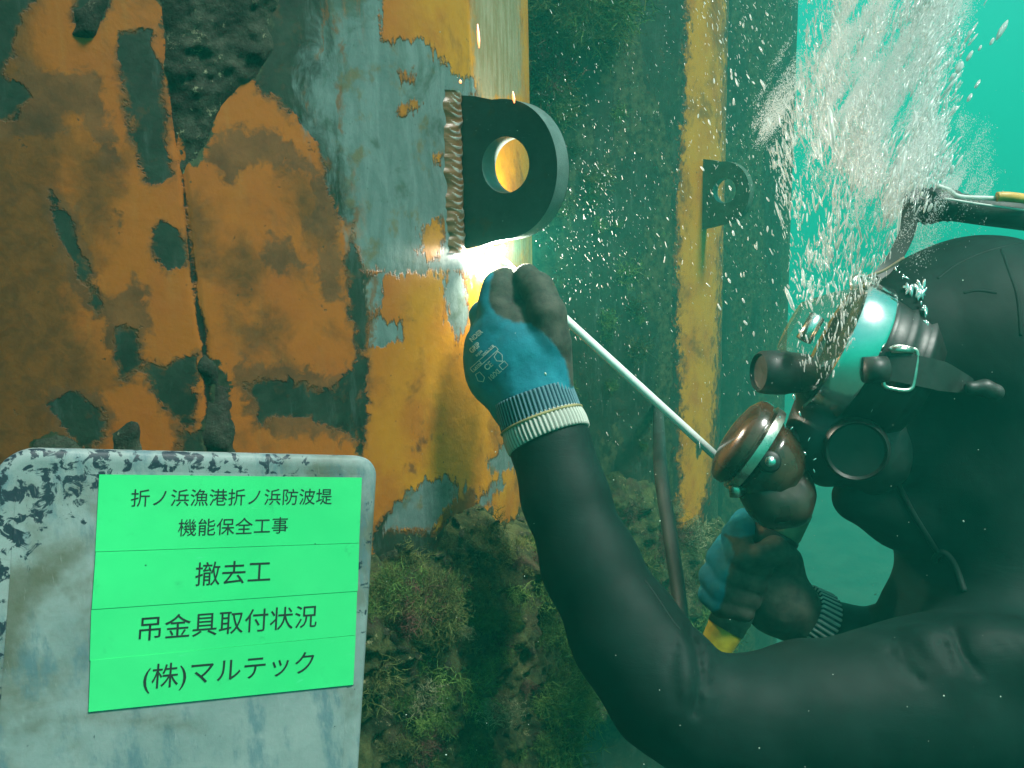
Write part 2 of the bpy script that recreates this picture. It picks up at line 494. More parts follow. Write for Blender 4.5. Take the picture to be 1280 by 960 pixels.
def mat_board():
    t = NT('scuffed_plastic')
    base = t.mix(t.ss(t.noise(9, 6, 0.7), 0.3, 0.7), (0.1518, 0.198, 0.198), (0.2508, 0.2838, 0.2838))
    base = t.mix(t.math('MULTIPLY', t.ss(t.noise(6, 6, 0.7), 0.50, 0.66), 0.8), base, (0.0858, 0.0825, 0.0528))
    sm = t.noise(5, 6, 0.7, vec=t.scaled(9, 9, 3.0))
    base = t.mix(t.math('MULTIPLY', t.ss(sm, 0.50, 0.66), 0.7), base, (0.0594, 0.1254, 0.1584))
    stn = t.math('ADD', t.attr('stain'), t.math('MULTIPLY', t.math('SUBTRACT', t.noise(22, 6, 0.7), 0.5), 70))
    base = t.mix(t.ss(stn, 12, -22, 0.0, 0.75), base, (0.075, 0.07, 0.04))
    lim = t.math('ADD', t.attr('speck'), t.math('MULTIPLY', t.math('SUBTRACT', t.noise(16, 4), 0.5), 0.8))
    spk = t.math('ADD', t.math('MULTIPLY', t.noise(125, 5, 0.62, dist=0.6), 0.8), t.math('MULTIPLY', lim, 0.30))
    c = t.mix(t.ss(spk, 0.555, 0.60), base, (0.01188, 0.02112, 0.0363))
    scr = t.noise(3, 4, 0.7, vec=t.scaled(200, 200, 6))
    c = t.mix(t.math('MULTIPLY', t.ss(scr, 0.6, 0.7), 0.25), c, (0.33, 0.3432, 0.33))
    n = t.bump(t.noise(130, 5, 0.65), 0.3, 0.0012)
    t.set(color=c, rough=0.55, normal=n, spec=0.4)
    return t.m

def mat_bubble(name, alpha, white=0.92):
    t = NT(name)
    fr = t.n.new('ShaderNodeLayerWeight'); fr.inputs['Blend'].default_value = 0.45
    a = t.math('ADD', alpha, t.math('MULTIPLY', fr.outputs['Facing'], 0.35), clamp=True)
    t.set(color=(white, white, white), rough=0.12, spec=0.9, metal=0.25, normal=t.bump(t.noise(260, 3), 0.4, 0.002))
    tl = t.n.new('ShaderNodeBsdfTranslucent'); tl.inputs['Color'].default_value = (white, white, white, 1)
    tr = t.n.new('ShaderNodeBsdfTransparent')
    m1 = t.n.new('ShaderNodeMixShader'); m1.inputs[0].default_value = 0.5
    t.l.new(t.b.outputs[0], m1.inputs[1]); t.l.new(tl.outputs[0], m1.inputs[2])
    m2 = t.n.new('ShaderNodeMixShader'); t.l.new(a, m2.inputs[0]); t.l.new(tr.outputs[0], m2.inputs[1]); t.l.new(m1.outputs[0], m2.inputs[2])
    t.l.new(m2.outputs[0], t.out.inputs['Surface'])
    return t.m

def mat_glass(name, tint, alpha, rough=0.06):
    t = NT(name)
    fr = t.n.new('ShaderNodeLayerWeight'); fr.inputs['Blend'].default_value = 0.35
    a = t.math('ADD', alpha, t.math('MULTIPLY', fr.outputs['Facing'], 0.55), clamp=True)
    t.set(color=tint, rough=rough, spec=0.9, alpha=a, coat=0.6, normal=t.bump(t.noise(70, 3), 0.12, 0.002))
    return t.m

def mat_emit(name, col, s):
    t = NT(name)
    t.set(color=(0.9, 0.9, 0.9), ecol=t.mix(t.ss(t.noise(300, 2), 0.2, 0.8), col, tuple(min(1, c * 1.15) for c in col)), estr=s); return t.m

M = {}
M['pile'] = mat_pile()
M['growth'] = mat_growth('marine_crust', (0.014, 0.022, 0.008), (0.075, 0.085, 0.028), (0.34, 0.31, 0.16))
M['crust'] = mat_growth('barnacle_crust', (0.01452, 0.01716, 0.01188), (0.066, 0.0693, 0.0495), (0.363, 0.3432, 0.2178), 1.0)
M['neo'] = mat_neoprene()
M['glove'] = mat_glove()
M['cuff_blue'] = mat_cuff('blue_rib_knit', (0.1056, 0.198, 0.2376), (0.0066, 0.033, 0.0528))
M['cuff_white'] = mat_cuff('white_rib_knit', (0.4752, 0.4752, 0.4224), (0.264, 0.2706, 0.2376))
M['cuff_mix'] = mat_cuff('striped_rib_knit', (0.4092, 0.4356, 0.396), (0.0132, 0.0396, 0.0528))
M['stitch'] = simple('cuff_stitching', (0.297, 0.2376, 0.1056), 0.8)
M['board'] = mat_board()
def mat_sticker():
    t = NT('fluorescent_green_film')
    c = t.mix(t.ss(t.noise(9, 5, 0.6), 0.3, 0.75), (0.034, 0.52, 0.165), (0.044, 0.62, 0.195))
    c = t.mix(t.math('MULTIPLY', t.ss(t.noise(60, 6, 0.75), 0.60, 0.74), 0.35), c, (0.02, 0.20, 0.07))
    c = t.mix(t.ss(t.voro(48), 0.035, 0.015), c, (0.012, 0.07, 0.03))
    scr = t.noise(3, 3, 0.7, vec=t.scaled(30, 30, 170), dist=0.5)
    c = t.mix(t.math('MULTIPLY', t.ss(scr, 0.66, 0.72), 0.35), c, (0.10, 0.62, 0.30))
    n = t.bump(t.noise(22, 3), 0.35, 0.002)
    t.set(color=c, rough=t.ss(t.noise(14, 4), 0.3, 0.7, 0.3, 0.55), normal=n, spec=0.4); return t.m
M['sticker'] = mat_sticker()
M['ink'] = simple('black_ink', (0.00792, 0.0132, 0.01056), 0.6, var=0.2, bump=0)
M['print'] = simple('pale_print', (0.52, 0.56, 0.50), 0.8, var=0.3, scale=300, bump=0)
def mat_lug():
    t = NT('scuffed_primed_steel')
    c = t.mix(t.ss(t.noise(18, 6, 0.7), 0.3, 0.72), (0.018, 0.026, 0.024), (0.042, 0.054, 0.050))
    scr = t.noise(4, 4, 0.7, vec=t.scaled(26, 26, 160), dist=0.3)
    c = t.mix(t.math('MULTIPLY', t.ss(scr, 0.66, 0.72), 0.6), c, (0.16, 0.19, 0.18))
    c = t.mix(t.math('MULTIPLY', t.ss(t.noise(33, 6, 0.72), 0.58, 0.68), 0.7), c, (0.06, 0.026, 0.010))
    c = t.mix(t.ss(t.voro(85), 0.07, 0.03), c, (0.20, 0.22, 0.20))
    n = t.bump(t.noise(90, 5, 0.6), 0.25, 0.0012)
    t.set(color=c, rough=t.ss(scr, 0.4, 0.7, 0.42, 0.6), normal=n, spec=0.4); return t.m
M['lug'] = mat_lug()
M['lug_edge'] = simple('flame_cut_steel', (0.0858, 0.1188, 0.1122), 0.45, var=0.2, scale=60, bump=0.3)
M['rubber'] = simple('black_rubber', (0.01056, 0.01122, 0.01056), 0.45, var=0.3, scale=50)
M['strap'] = simple('strap_rubber', (0.0198, 0.02376, 0.02178), 0.5, var=0.3)
M['steel'] = simple('polished_steel', (0.78, 0.80, 0.78), 0.14, metal=1.0, var=0.08, scale=30, bump=0.06)
M['steel_dull'] = simple('worn_steel', (0.60, 0.58, 0.52), 0.3, metal=1.0, var=0.25, scale=60, bump=0.2)
M['brown'] = simple('brown_smoked_plastic', (0.0495, 0.02244, 0.01122), 0.22, var=0.5, scale=40, bump=0.12, coat=0.5)
M['brown_dark'] = simple('dark_brown_plastic', (0.0264, 0.0132, 0.00792), 0.3, var=0.5, scale=40, bump=0.15, coat=0.3)
M['rod'] = simple('white_flux_coating', (0.90, 0.91, 0.88), 0.7, var=0.04, scale=80, bump=0.2)
M['handle'] = simple('tan_fibre_handle', (0.2244, 0.165, 0.099), 0.6, var=0.25)
M['handle_grey'] = simple('grey_taped_grip', (0.2772, 0.2904, 0.264), 0.7, var=0.4, scale=50)
M['tape'] = simple('yellow_tape', (0.4092, 0.33, 0.0198), 0.45, var=0.2, scale=90)
M['hose'] = simple('black_hose', (0.0165, 0.0198, 0.01848), 0.5, var=0.35, scale=50, bump=0.4)
M['cable'] = simple('grey_black_cable', (0.018, 0.024, 0.021), 0.6, var=0.4, scale=30, bump=0.3)
M['white_line'] = simple('white_line_sheath', (0.495, 0.5082, 0.4752), 0.5, var=0.1)
M['yellow_float'] = simple('ochre_sleeve', (0.62, 0.33, 0.07), 0.5, var=0.2)
M['lug_far'] = simple('hazed_green_steel', (0.045, 0.075, 0.055), 0.8, var=0.4, scale=30)  # haze put into the far lug's colour: greenish tone mutes its contrast
M['bubble'] = mat_bubble('silvery_bubble', 0.85)
M['air'] = simple('mirror_air_film', (0.95, 0.97, 0.97), 0.12, metal=1.0, var=0.02, scale=30, bump=0.3, bdist=0.002)
def mat_mist():
    t = NT('micro_bubbles')
    t.set(color=(0.95, 0.97, 0.97), rough=0.4, spec=0.5)
    tl = t.n.new('ShaderNodeBsdfTranslucent'); tl.inputs['Color'].default_value = (0.97, 0.98, 0.98, 1)
    m1 = t.n.new('ShaderNodeMixShader'); t.l.new(t.ss(t.noise(40, 2), 0.2, 0.8, 0.45, 0.6), m1.inputs[0])
    t.l.new(t.b.outputs[0], m1.inputs[1]); t.l.new(tl.outputs[0], m1.inputs[2])
    tr = t.n.new('ShaderNodeBsdfTransparent'); m2 = t.n.new('ShaderNodeMixShader'); m2.inputs[0].default_value = 0.6
    t.l.new(tr.outputs[0], m2.inputs[1]); t.l.new(m1.outputs[0], m2.inputs[2]); t.l.new(m2.outputs[0], t.out.inputs['Surface'])
    return t.m
M['mist'] = mat_mist()
M['foam'] = mat_bubble('fine_bubble', 0.5)
M['dome'] = mat_glass('clear_faceplate', (0.10, 0.12, 0.07), 0.10)
M['gem'] = mat_glass('dark_glass', (0.01, 0.02, 0.03), 0.9)
M['snow'] = simple('pale_flake', (0.62, 0.66, 0.58), 0.9, bump=0)
M['mud'] = simple('silt', (0.035, 0.04, 0.025), 0.95, var=0.4, scale=3, bump=0.6, bdist=0.02)
M['weld'] = None
def mat_weld():
    t = NT('weld_bead')
    c = t.mix(t.ss(t.attr('ridge'), 0.35, 0.75), (0.1452, 0.0627, 0.0231), (0.4356, 0.4356, 0.4092))
    c = t.mix(t.math('MULTIPLY', t.ss(t.noise(150, 5), 0.5, 0.75), 0.7), c, (0.1056, 0.0462, 0.0165))
    t.set(color=c, metal=t.ss(t.attr('ridge'), 0.4, 0.8, 0.0, 0.6), rough=0.38, normal=t.bump(t.noise(500, 4), 0.3, 0.0008)); return t.m
M['weld'] = mat_weld()

def algae_mat(name, a, b):
    t = NT(name)
    oi = t.n.new('ShaderNodeObjectInfo')
    c = t.mix(t.ss(t.math('ADD', t.noise(35, 5, 0.6), t.math('MULTIPLY', t.math('SUBTRACT', oi.outputs['Random'], 0.5), 0.25)), 0.32, 0.68), a, b)
    t.set(color=c, rough=0.8, spec=0.2); return t.m
M['algae_green'] = algae_mat('green_algae', (0.03, 0.07, 0.012), (0.12, 0.2, 0.045))
M['algae_olive'] = algae_mat('olive_hydroid', (0.03, 0.04, 0.011), (0.13, 0.145, 0.042))
M['algae_red'] = algae_mat('red_algae', (0.033, 0.01188, 0.01188), (0.1122, 0.0462, 0.0363))
M['algae_pale'] = algae_mat('pale_hydroid', (0.08, 0.085, 0.04), (0.27, 0.27, 0.15))

# ------------------------------------------------------------------ sea bed and water
n = 120
gx = np.sign(np.linspace(-1, 1, n)) * np.abs(np.linspace(-1, 1, n)) ** 2 * 150
X, Y = np.meshgrid(gx, gx + 3, indexing='ij')
Zb = -3.3 + 0.4 * (fbm(np.stack([X * 0.8, Y * 0.8, X * 0], -1), 5, 3) - 0.5)
idx = np.arange(n * n).reshape(n, n)
Fq = np.stack([idx[:-1, :-1], idx[1:, :-1], idx[1:, 1:], idx[:-1, 1:]], -1).reshape(-1, 4)
tag(link('seabed', mesh('seabed', np.stack([X, Y, Zb], -1).reshape(-1, 3), Fq), M['mud']), kind='structure')

# ------------------------------------------------------------------ piles
R_PILE = 0.58
def solve_pile(px, py, d, edge_px):
    wpt = P(px, py, d); e = ray(edge_px, py); e2 = norm(e[:2])
    best = None
    for a in np.radians(np.arange(-89, -18, 0.05)):
        nn = np.array([math.cos(a), math.sin(a)])
        c = wpt[:2] - R_PILE * nn
        s = (e2[0] * c[1] - e2[1] * c[0])            # centre left of the ray
        err = abs(s - R_PILE)
        if c[1] > 0 and (best is None or err < best[0]): best = (err, a, c, nn)
    return wpt, best[2], np.array([*best[3], 0]), best[0]
W1, C1, N1, e1 = solve_pile(577, 217, 0.94, 664)
W2, C2, N2, e2 = solve_pile(878, 243, 2.02, 906)
print('pile1', C1, N1, e1, 'pile2', C2, N2, e2, 'spacing', np.linalg.norm(C2 - C1))
STEP = C2 - C1
Z_TOP, Z_BOT = 6.8, -3.4

def grid_cols(dense, step):
    """angles: dense range(s) plus a coarse rest, over a full turn starting at dense start"""
    a0, a1 = dense
    d = np.arange(a0, a1, step)
    rest = np.linspace(a1, a0 + 2 * math.pi, 60, endpoint=False)
    return np.concatenate([d, rest])
def pile_mesh(name, C, dense, step_a, zr, step_z, fn):
    th = grid_cols(dense, step_a)
    z = np.concatenate([np.linspace(Z_BOT, zr[0], 16, endpoint=False), np.arange(zr[0], zr[1], step_z), np.linspace(zr[1], Z_TOP, 30)])
    T, Zg = np.meshgrid(th, z, indexing='ij')
    wob = 0.004 * (fbm(np.stack([np.cos(T) * 3, np.sin(T) * 3, Zg * 3], -1), 3, 5) - 0.5)
    X = C[0] + (R_PILE + wob) * np.cos(T); Y = C[1] + (R_PILE + wob) * np.sin(T)
    V = np.stack([X, Y, Zg], -1)
    at = fn(V, T, Zg)
    if 'sink' in at: 
        s = at.pop('sink'); V[..., 0] -= s * np.cos(T); V[..., 1] -= s * np.sin(T)
    nt, nz = T.shape
    idx = np.arange(nt * nz).reshape(nt, nz); nx = np.roll(idx, -1, axis=0)
    Fq = np.stack([idx[:, :-1], nx[:, :-1], nx[:, 1:], idx[:, 1:]], -1).reshape(-1, 4)
    me = mesh(name, V.reshape(-1, 3), Fq)
    for k, a in at.items(): setattr_f(me, k, a)
    return me

# patches of bare steel, undercoat and rust plus painted shade, traced where they sit on the nearest pile
P_GREY = [
 [(408,-20),(476,-20),(477,48),(500,52),(528,48),(548,66),(562,96),(592,98),(596,125),(585,130),(586,312),(604,325),(600,345),(560,343),(500,342),(480,346),(456,338),(440,300),(447,260),(430,230),(402,190),(380,120),(400,60)],
 [(498,62),(528,47),(545,62),(556,88),(552,110),(525,115),(505,100)],
 [(553,336),(584,336),(586,400),(572,428),(560,405)],
 [(462,402),(503,400),(504,424),(480,432),(460,430)],
 [(492,632),(520,606),(545,595),(570,598),(576,612),(560,640),(535,662),(498,662),(478,668)],
 [(612,575),(648,545),(660,560),(640,590),(615,592)],[(600,622),(622,598),(630,606),(612,630),(596,640)],
 [(455,352),(472,352),(478,372),(468,385),(460,410),(458,380)],
]
P_GREYHOLE = [[(524,292),(533,276),(552,268),(552,300),(540,322),(524,318)],[(498,132),(520,128),(512,142),(500,142)],[(497,92),(508,88),(515,100),(503,104)],
              [(544,194),(550,194),(550,206),(545,207)],[(466,338),(478,338),(476,345),(468,345)]]
P_DARK = [
 [(330,-20),(426,-20),(428,160),(438,215),(446,262),(438,280),(415,255),(405,205),(388,160),(350,130),(325,112),(318,60)],
 [(148,40),(192,38),(200,90),(208,150),(216,222),(183,230),(172,205),(163,170),(158,130),(150,90)],
 [(187,284),(205,276),(222,290),(232,304),(233,332),(212,336),(196,322)],
 [(62,240),(84,276),(106,326),(123,368),(120,396),(102,350),(76,300)],
 [(182,458),(246,447),(248,505),(238,530),(216,520),(198,504)],[(222,520),(246,520),(240,532),(224,534)],
 [(308,482),(345,468),(385,488),(425,484),(432,470),(452,472),(455,545),(444,556),(418,540),(385,525),(352,518),(326,530)],
 [(440,300),(456,330),(468,350),(466,400),(456,440),(458,500),(456,600),(446,600),(450,480),(432,478),(450,440),(438,395),(432,330)],
 [(-20,85),(40,110),(20,150),(-20,140)],[(-20,-20),(52,-20),(18,30),(8,95),(-20,90)],[(92,-20),(146,-20),(128,28),(108,48),(90,28)],
 [(470,655),(492,636),(500,664),(535,668),(560,650),(560,700),(465,705)],
 [(225,543),(255,540),(262,575),(220,575)],[(60,505),(95,490),(130,515),(135,545),(110,560),(80,540)],
 [(145,415),(172,410),(176,470),(150,474),(140,450)],
]
P_RED = [
 [(548,112),(600,108),(604,128),(582,132),(560,140),(562,320),(590,322),(600,336),(548,330)],
 [(265,185),(285,150),(345,165),(395,205),(420,250),(425,330),(445,370),(402,385),(392,330),(400,300),(372,290),(388,262),(388,220),(360,205),(320,206),(285,228),(262,205)],
 [(20,80),(120,90),(140,170),(150,198),(130,206),(96,150),(20,150)],[(133,378),(165,345),(186,390),(184,430),(170,474),(145,474),(130,425)],
 [(300,462),(345,452),(400,470),(440,478),(455,470),(456,560),(400,548),(350,545),(300,520)],[(305,405),(318,405),(320,440),(308,445)],
 [(50,230),(95,260),(130,370),(120,410),(70,330)],[(60,480),(130,490),(150,545),(60,570)],[(-20,100),(60,110),(95,170),(-20,180)],
 [(335,290),(362,296),(380,330),(350,345),(330,320)],[(560,625),(592,612),(610,640),(566,668),(540,672)],[(140,262),(156,262),(160,290),(142,290)],
 [(516,590),(520,565),(528,565),(530,520),(520,520)],
]
P_TAN = [[(590,-20),(650,-20),(652,118),(602,126),(592,100)],[(596,330),(640,300),(652,280),(650,330),(600,352)]]
P_SHADE_MOTTLE = [[(-200,-60),(60,-60),(50,60),(95,140),(60,230),(120,330),(100,400),(165,480),(120,560),(130,640),(-200,640)],  # left edge shade painted into the colour; small brown mottles follow
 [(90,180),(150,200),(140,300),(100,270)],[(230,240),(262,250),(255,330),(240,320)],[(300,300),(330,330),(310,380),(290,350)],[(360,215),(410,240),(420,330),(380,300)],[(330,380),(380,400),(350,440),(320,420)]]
P_GROW = [
 [(196,-20),(352,-20),(345,40),(328,92),(300,104),(270,140),(262,170),(246,206),(232,208),(222,160),(210,100),(203,40)],
 [(254,448),(272,450),(288,498),(296,545),(285,580),(262,580),(250,540),(260,500)],
 [(455,700),(470,690),(500,694),(540,700),(555,662),(575,640),(600,632),(622,660),(650,640),(672,600),(700,620),(760,1000),(380,1000),(400,720)],
 [(40,552),(70,538),(100,560),(90,580),(40,580)],
]
SEAM = [(203,-20),(214,110),(224,190),(234,268),(244,368),(256,430),(264,560),(266,640)]
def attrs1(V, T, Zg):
    q = proj(V); x, y, d = q[..., 0], q[..., 1], q[..., 2]
    bad = (d < 0.2) | (np.cos(T) * V[..., 0] + np.sin(T) * V[..., 1] > np.cos(T) * C1[0] + np.sin(T) * C1[1] + 5)
    x = np.where(bad, 5000, x); y = np.where(bad, 5000, y)
    # beyond the traced area continue with generic patches of the same kind
    far = fbm(np.stack([np.cos(T) * 3.2, np.sin(T) * 3.2, Zg * 2.4], -1), 4, 9)
    front = (d > 0.2) & (x > -30) & (x < 720) & (y > -30) & (y < 985)
    gen = (0.40 - far) * 400
    grey = np.maximum(union_sd(x, y, P_GREY), -union_sd(x, y, P_GREYHOLE))
    out = dict(grey=np.where(front, grey, 60), dark=np.where(front, union_sd(x, y, P_DARK), -gen), red=np.where(front, union_sd(x, y, P_RED), 60 + gen),
               tan=np.where(front, union_sd(x, y, P_TAN), 90), grow=np.where(front, union_sd(x, y, P_GROW), np.where(Zg < -0.2, -30, 80)))
    out['film'] = np.where(front, union_sd(x, y, P_SHADE_MOTTLE), 60)  # mask for the painted left-side shade and the mottles
    out['seam'] = np.where(front, line_sd(x, y, SEAM, [2.4, 2.2, 2.0, 2.2, 2.6, 3.5, 4, 4]), 60)
    out['softness'] = np.where(front, np.clip((462 - x) / 22, 0, 1) * np.clip((330 - y) / 30, 0, 1), 0)
    out['yellow'] = np.where(front, np.clip((x - 430) / 120, 0, 1) * 0.85 + 0.25 * np.clip((y - 480) / 120, 0, 1) * (x > 440), 0.2)
    out['sink'] = np.where(front, 0.003 * np.clip(-line_sd(x, y, SEAM, [4, 4, 4, 4, 4, 5, 5, 5]) / 3, 0, 1), 0)
    return out
angW = math.atan2(N1[1], N1[0])
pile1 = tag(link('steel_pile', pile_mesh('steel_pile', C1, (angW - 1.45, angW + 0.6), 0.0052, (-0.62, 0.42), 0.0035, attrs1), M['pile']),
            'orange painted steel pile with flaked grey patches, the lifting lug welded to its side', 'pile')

STRIP2 = [(858,-40),(908,-40),(908,100),(905,290),(896,480),(889,600),(873,655),(842,700),(848,620),(850,480),(846,400),(846,250),(852,180),(858,100)]
SMALL2 = [(740,190),(748,190),(748,420),(740,440)]
def attrs2(V, T, Zg):
    q = proj(V); x, y = q[..., 0], q[..., 1]
    st = poly_sd(x, y, STRIP2)
    p = np.stack([np.cos(T) * 5, np.sin(T) * 5, Zg * 4], -1)
    far = fbm(p, 4, 21)
    dark = np.where(st > 0, -40 + (far - 0.5) * 190, 30)
    dark = np.minimum(dark, np.maximum(-(st) , -30))
    dark = np.where(st < 0, np.minimum(-st, 40), np.maximum(-st, -40))
    return dict(grey=np.full(T.shape, 60.0), dark=dark, red=70 + (far - 0.5) * 200, tan=np.full(T.shape, 90.0), grow=(far - 0.44) * 260 + np.where(st < 6, 60, 0),
                seam=np.full(T.shape, 60.0), film=90 + (far - 0.5) * 160, yellow=np.full(T.shape, 1.0))
ang2 = math.atan2(N2[1], N2[0])
pile2 = tag(link('steel_pile', pile_mesh('steel_pile', C2, (ang2 - 1.5, ang2 + 0.5), 0.012, (-0.9, 0.8), 0.012, attrs2), M['pile']),
            'second steel pile, overgrown and dark with one yellow painted strip and a smaller looking lug', 'pile')
PILES = [(C1, pile1), (C2, pile2)]
def attrs_far(ang):
    def fn(V, T, Zg):
        p = np.stack([np.cos(T) * 4, np.sin(T) * 4, Zg * 2], -1); far = fbm(p, 4, 33)
        da = np.abs((T - ang + math.pi) % (2 * math.pi) - math.pi)
        st = 30 + (far - 0.5) * 40
        return dict(grey=np.full(T.shape, 60.0), dark=np.clip(-st, -40, 40), red=np.full(T.shape, 60.0), tan=np.full(T.shape, 90.0), grow=(far - 0.52) * 200 + np.where(st < 6, 30, 0),
                    seam=np.full(T.shape, 60.0), film=(far - 0.5) * 160, yellow=np.full(T.shape, 0.9))
    return fn
far_labels = ['third steel pile, the farthest, an overgrown edge seen through the bubbles']
C = C1 - STEP * 1.08 - np.array([0.1, 0.0])  # next pile of the row, out of view, added to darken pile1's left
tag(link('steel_pile', pile_mesh('steel_pile', C, (ang2 - 1.2, ang2 + 0.4), 0.05, (-0.9, 1.0), 0.05, attrs_far(ang2 + 0.12)), M['pile']),  # added unseen pile, shades pile1
    'unseen steel pile beside the camera, added to shade the flaked orange pile', 'pile')
for k in range(1):
    C = C2 + STEP * (k + 1)
    link_o = link('steel_pile', pile_mesh('steel_pile', C, (ang2 - 1.2, ang2 + 0.4), 0.03, (-0.9, 1.0), 0.03, attrs_far(ang2 + 0.12)), M['pile'])
    tag(link_o, far_labels[k], 'pile'); PILES.append((C, link_o))

def hit_pile(px, py, C, r=R_PILE):
    d = ray(px, py); a = d[0] ** 2 + d[1] ** 2; b = -2 * (d[0] * C[0] + d[1] * C[1]); c = C[0] ** 2 + C[1] ** 2 - r * r
    D = b * b - 4 * a * c
    if D < 0: return None
    p = d * ((-b - math.sqrt(D)) / (2 * a))
    return p, np.array([p[0] - C[0], p[1] - C[1], 0]) / r

# ------------------------------------------------------------------ marine growth on the near pile
def growth_patch(name, C, mask_fn, th, zr, step, thick, seed, mat, rough=1.0):
    T, Zg = np.meshgrid(np.arange(th[0], th[1], step / R_PILE), np.arange(zr[0], zr[1], step), indexing='ij')
    B = np.stack([C[0] + R_PILE * np.cos(T), C[1] + R_PILE * np.sin(T), Zg], -1)
    m = mask_fn(B)
    p = B * 1.0
    big = fbm(p * 14, 3, seed); mid = fbm(p * 45, 3, seed + 5); fine = fbm(p * 150, 3, seed + 9)
    rid = 1 - np.abs(fbm(p * 30, 3, seed + 13) - 0.5) * 4
    edge = np.clip((-m + (mid - 0.5) * 34) / 26, -0.5, 1)
    off = np.where(edge > 0, edge ** 0.6, edge) * thick * (0.25 + 1.0 * big + 0.45 * np.clip(rid, 0, 1) * rough) + (mid - 0.5) * 0.018 * rough * np.clip(edge, 0, 1) + (fine - 0.5) * 0.009 * np.clip(edge, 0, 1)
    off = np.maximum(off, -0.006)
    nrm = np.stack([np.cos(T), np.sin(T), T * 0], -1)
    V = B + nrm * off[..., None]
    V[..., 2] -= 0.25 * np.clip(off, 0, 1)              # lumps sag a little
    a, b = T.shape; idx = np.arange(a * b).reshape(a, b)
    Fq = np.stack([idx[:-1, :-1], idx[1:, :-1], idx[1:, 1:], idx[:-1, 1:]], -1).reshape(-1, 4)
    keep = (off.reshape(-1)[Fq] > -0.005).any(1)
    me = mesh(name, V.reshape(-1, 3), Fq[keep])
    return me
def mk(polys):
    def fn(B):
        q = proj(B); return union_sd(q[..., 0], q[..., 1], polys)
    return fn
LOW = [[(440,712),(470,690),(500,696),(540,700),(556,664),(575,642),(600,634),(622,662),(648,642),(668,600),(690,610),(720,640),(780,1100),(300,1100),(300,720)]]
gr = link('marine_growth', growth_patch('marine_growth', C1, mk(LOW), (angW - 1.1, angW + 1.2), (-0.75, -0.08), 0.0034, 0.058, 40, M['growth']), M['growth'])
tag(gr, 'dark shaggy crust of algae and shells on the foot of the orange pile', 'marine growth', kind='stuff')
TOPW = [[(204,-60),(346,-60),(340,40),(326,92),(298,102),(268,140),(258,170),(244,200),(232,204),(224,160),(214,100)]]
gr2 = link('marine_growth', growth_patch('marine_growth', C1, mk(TOPW), (angW - 1.2, angW - 0.2), (-0.05, 0.45), 0.0026, 0.007, 70, M['crust'], 0.7), M['crust'])
tag(gr2, 'wedge of grey-green barnacle crust beside the pile seam, top of the orange pile', 'marine growth', kind='stuff')
SIDEW = [[(256,452),(270,452),(286,498),(294,545),(284,590),(264,590),(254,540),(262,500)],[(45,556),(70,542),(98,562),(90,600),(40,600)],[(140,545),(165,530),(180,560),(170,600),(135,600)],[(90,8),(128,0),(120,45),(95,40)]]
gr3 = link('marine_growth', growth_patch('marine_growth', C1, mk(SIDEW), (angW - 1.35, angW - 0.2), (-0.35, 0.42), 0.0034, 0.009, 90, M['crust'], 0.8), M['crust'])
tag(gr3, 'small scabs of grey-green crust along the pile seam above the sign board', 'marine growth', kind='stuff')
# growth on the second pile
G2 = [[(640,-80),(800,-80),(790,15),(745,50),(715,55),(700,90),(705,140),(690,170),(640,180)],[(640,620),(700,600),(760,590),(820,610),(850,690),(880,650),(960,660),(980,900),(640,900)]]
gr4 = link('marine_growth', growth_patch('marine_growth', C2, mk(G2), (ang2 - 1.6, ang2 + 0.7), (-1.3, 0.9), 0.008, 0.045, 120, M['growth']), M['growth'])
tag(gr4, 'mossy crust of algae on the second pile, hazy behind the white rod', 'marine growth', kind='stuff')

# -- algae tufts: branching ribbons, four shared meshes
def tuft_mesh(name, seed, n, length, spread, branch=3, wdt=0.0009):
    r = np.random.default_rng(seed); V, Fs = [], []
    def strand(p, d, L, w_, depth):
        seg = 4; pts = [p]
        for i in range(seg):
            d = norm(d + r.normal(0, 0.28, 3) + np.array([0, 0, 0.02])); pts.append(pts[-1] + d * L / seg)
        side = norm(np.cross(d, r.normal(0, 1, 3)))
        o = len(V)
        for i, q in enumerate(pts):
            ww = w_ * (1 - 0.75 * i / seg); V.append(q - side * ww); V.append(q + side * ww)
        for i in range(seg): Fs.append((o + 2 * i, o + 2 * i + 1, o + 2 * i + 3, o + 2 * i + 2))
        if depth > 0:
            for _ in range(branch):
                k = r.integers(1, seg + 1); strand(pts[k], norm(d + r.normal(0, 0.75, 3)), L * r.uniform(0.35, 0.6), w_ * 0.75, depth - 1)
    for _ in range(n):
        d = norm(np.array([0, 0, 1.0]) + r.normal(0, spread, 3))
        strand(np.append(r.normal(0, 0.35 * length, 2), -0.006), d, length * r.uniform(0.55, 1.1), wdt, 2)
    return mesh(name, V, Fs)
TM = [tuft_mesh('algae_tuft', 1, 110, 0.026, 0.6, 3, 0.0006), tuft_mesh('algae_tuft', 2, 80, 0.036, 0.7, 3, 0.0007), tuft_mesh('algae_tuft', 3, 130, 0.017, 0.8, 3, 0.0005), tuft_mesh('algae_tuft', 4, 30, 0.042, 0.6, 4, 0.001)]
_bv = {}
def bvh(o):
    if o.name not in _bv:
        me = o.data; mw = o.matrix_world
        _bv[o.name] = BVHTree.FromPolygons([mw @ v.co for v in me.vertices], [tuple(p.vertices) for p in me.polygons])
    return _bv[o.name]
def cast(px, py, objs):
    best = None; d = Vector(ray(px, py))
    for o in objs:
        h = bvh(o).ray_cast(Vector((0, 0, 0)), d)
        if h[0] is not None and (best is None or h[3] < best[2]): best = (np.array(h[0]), np.array(h[1]), h[3])
    return best
TSH = {}
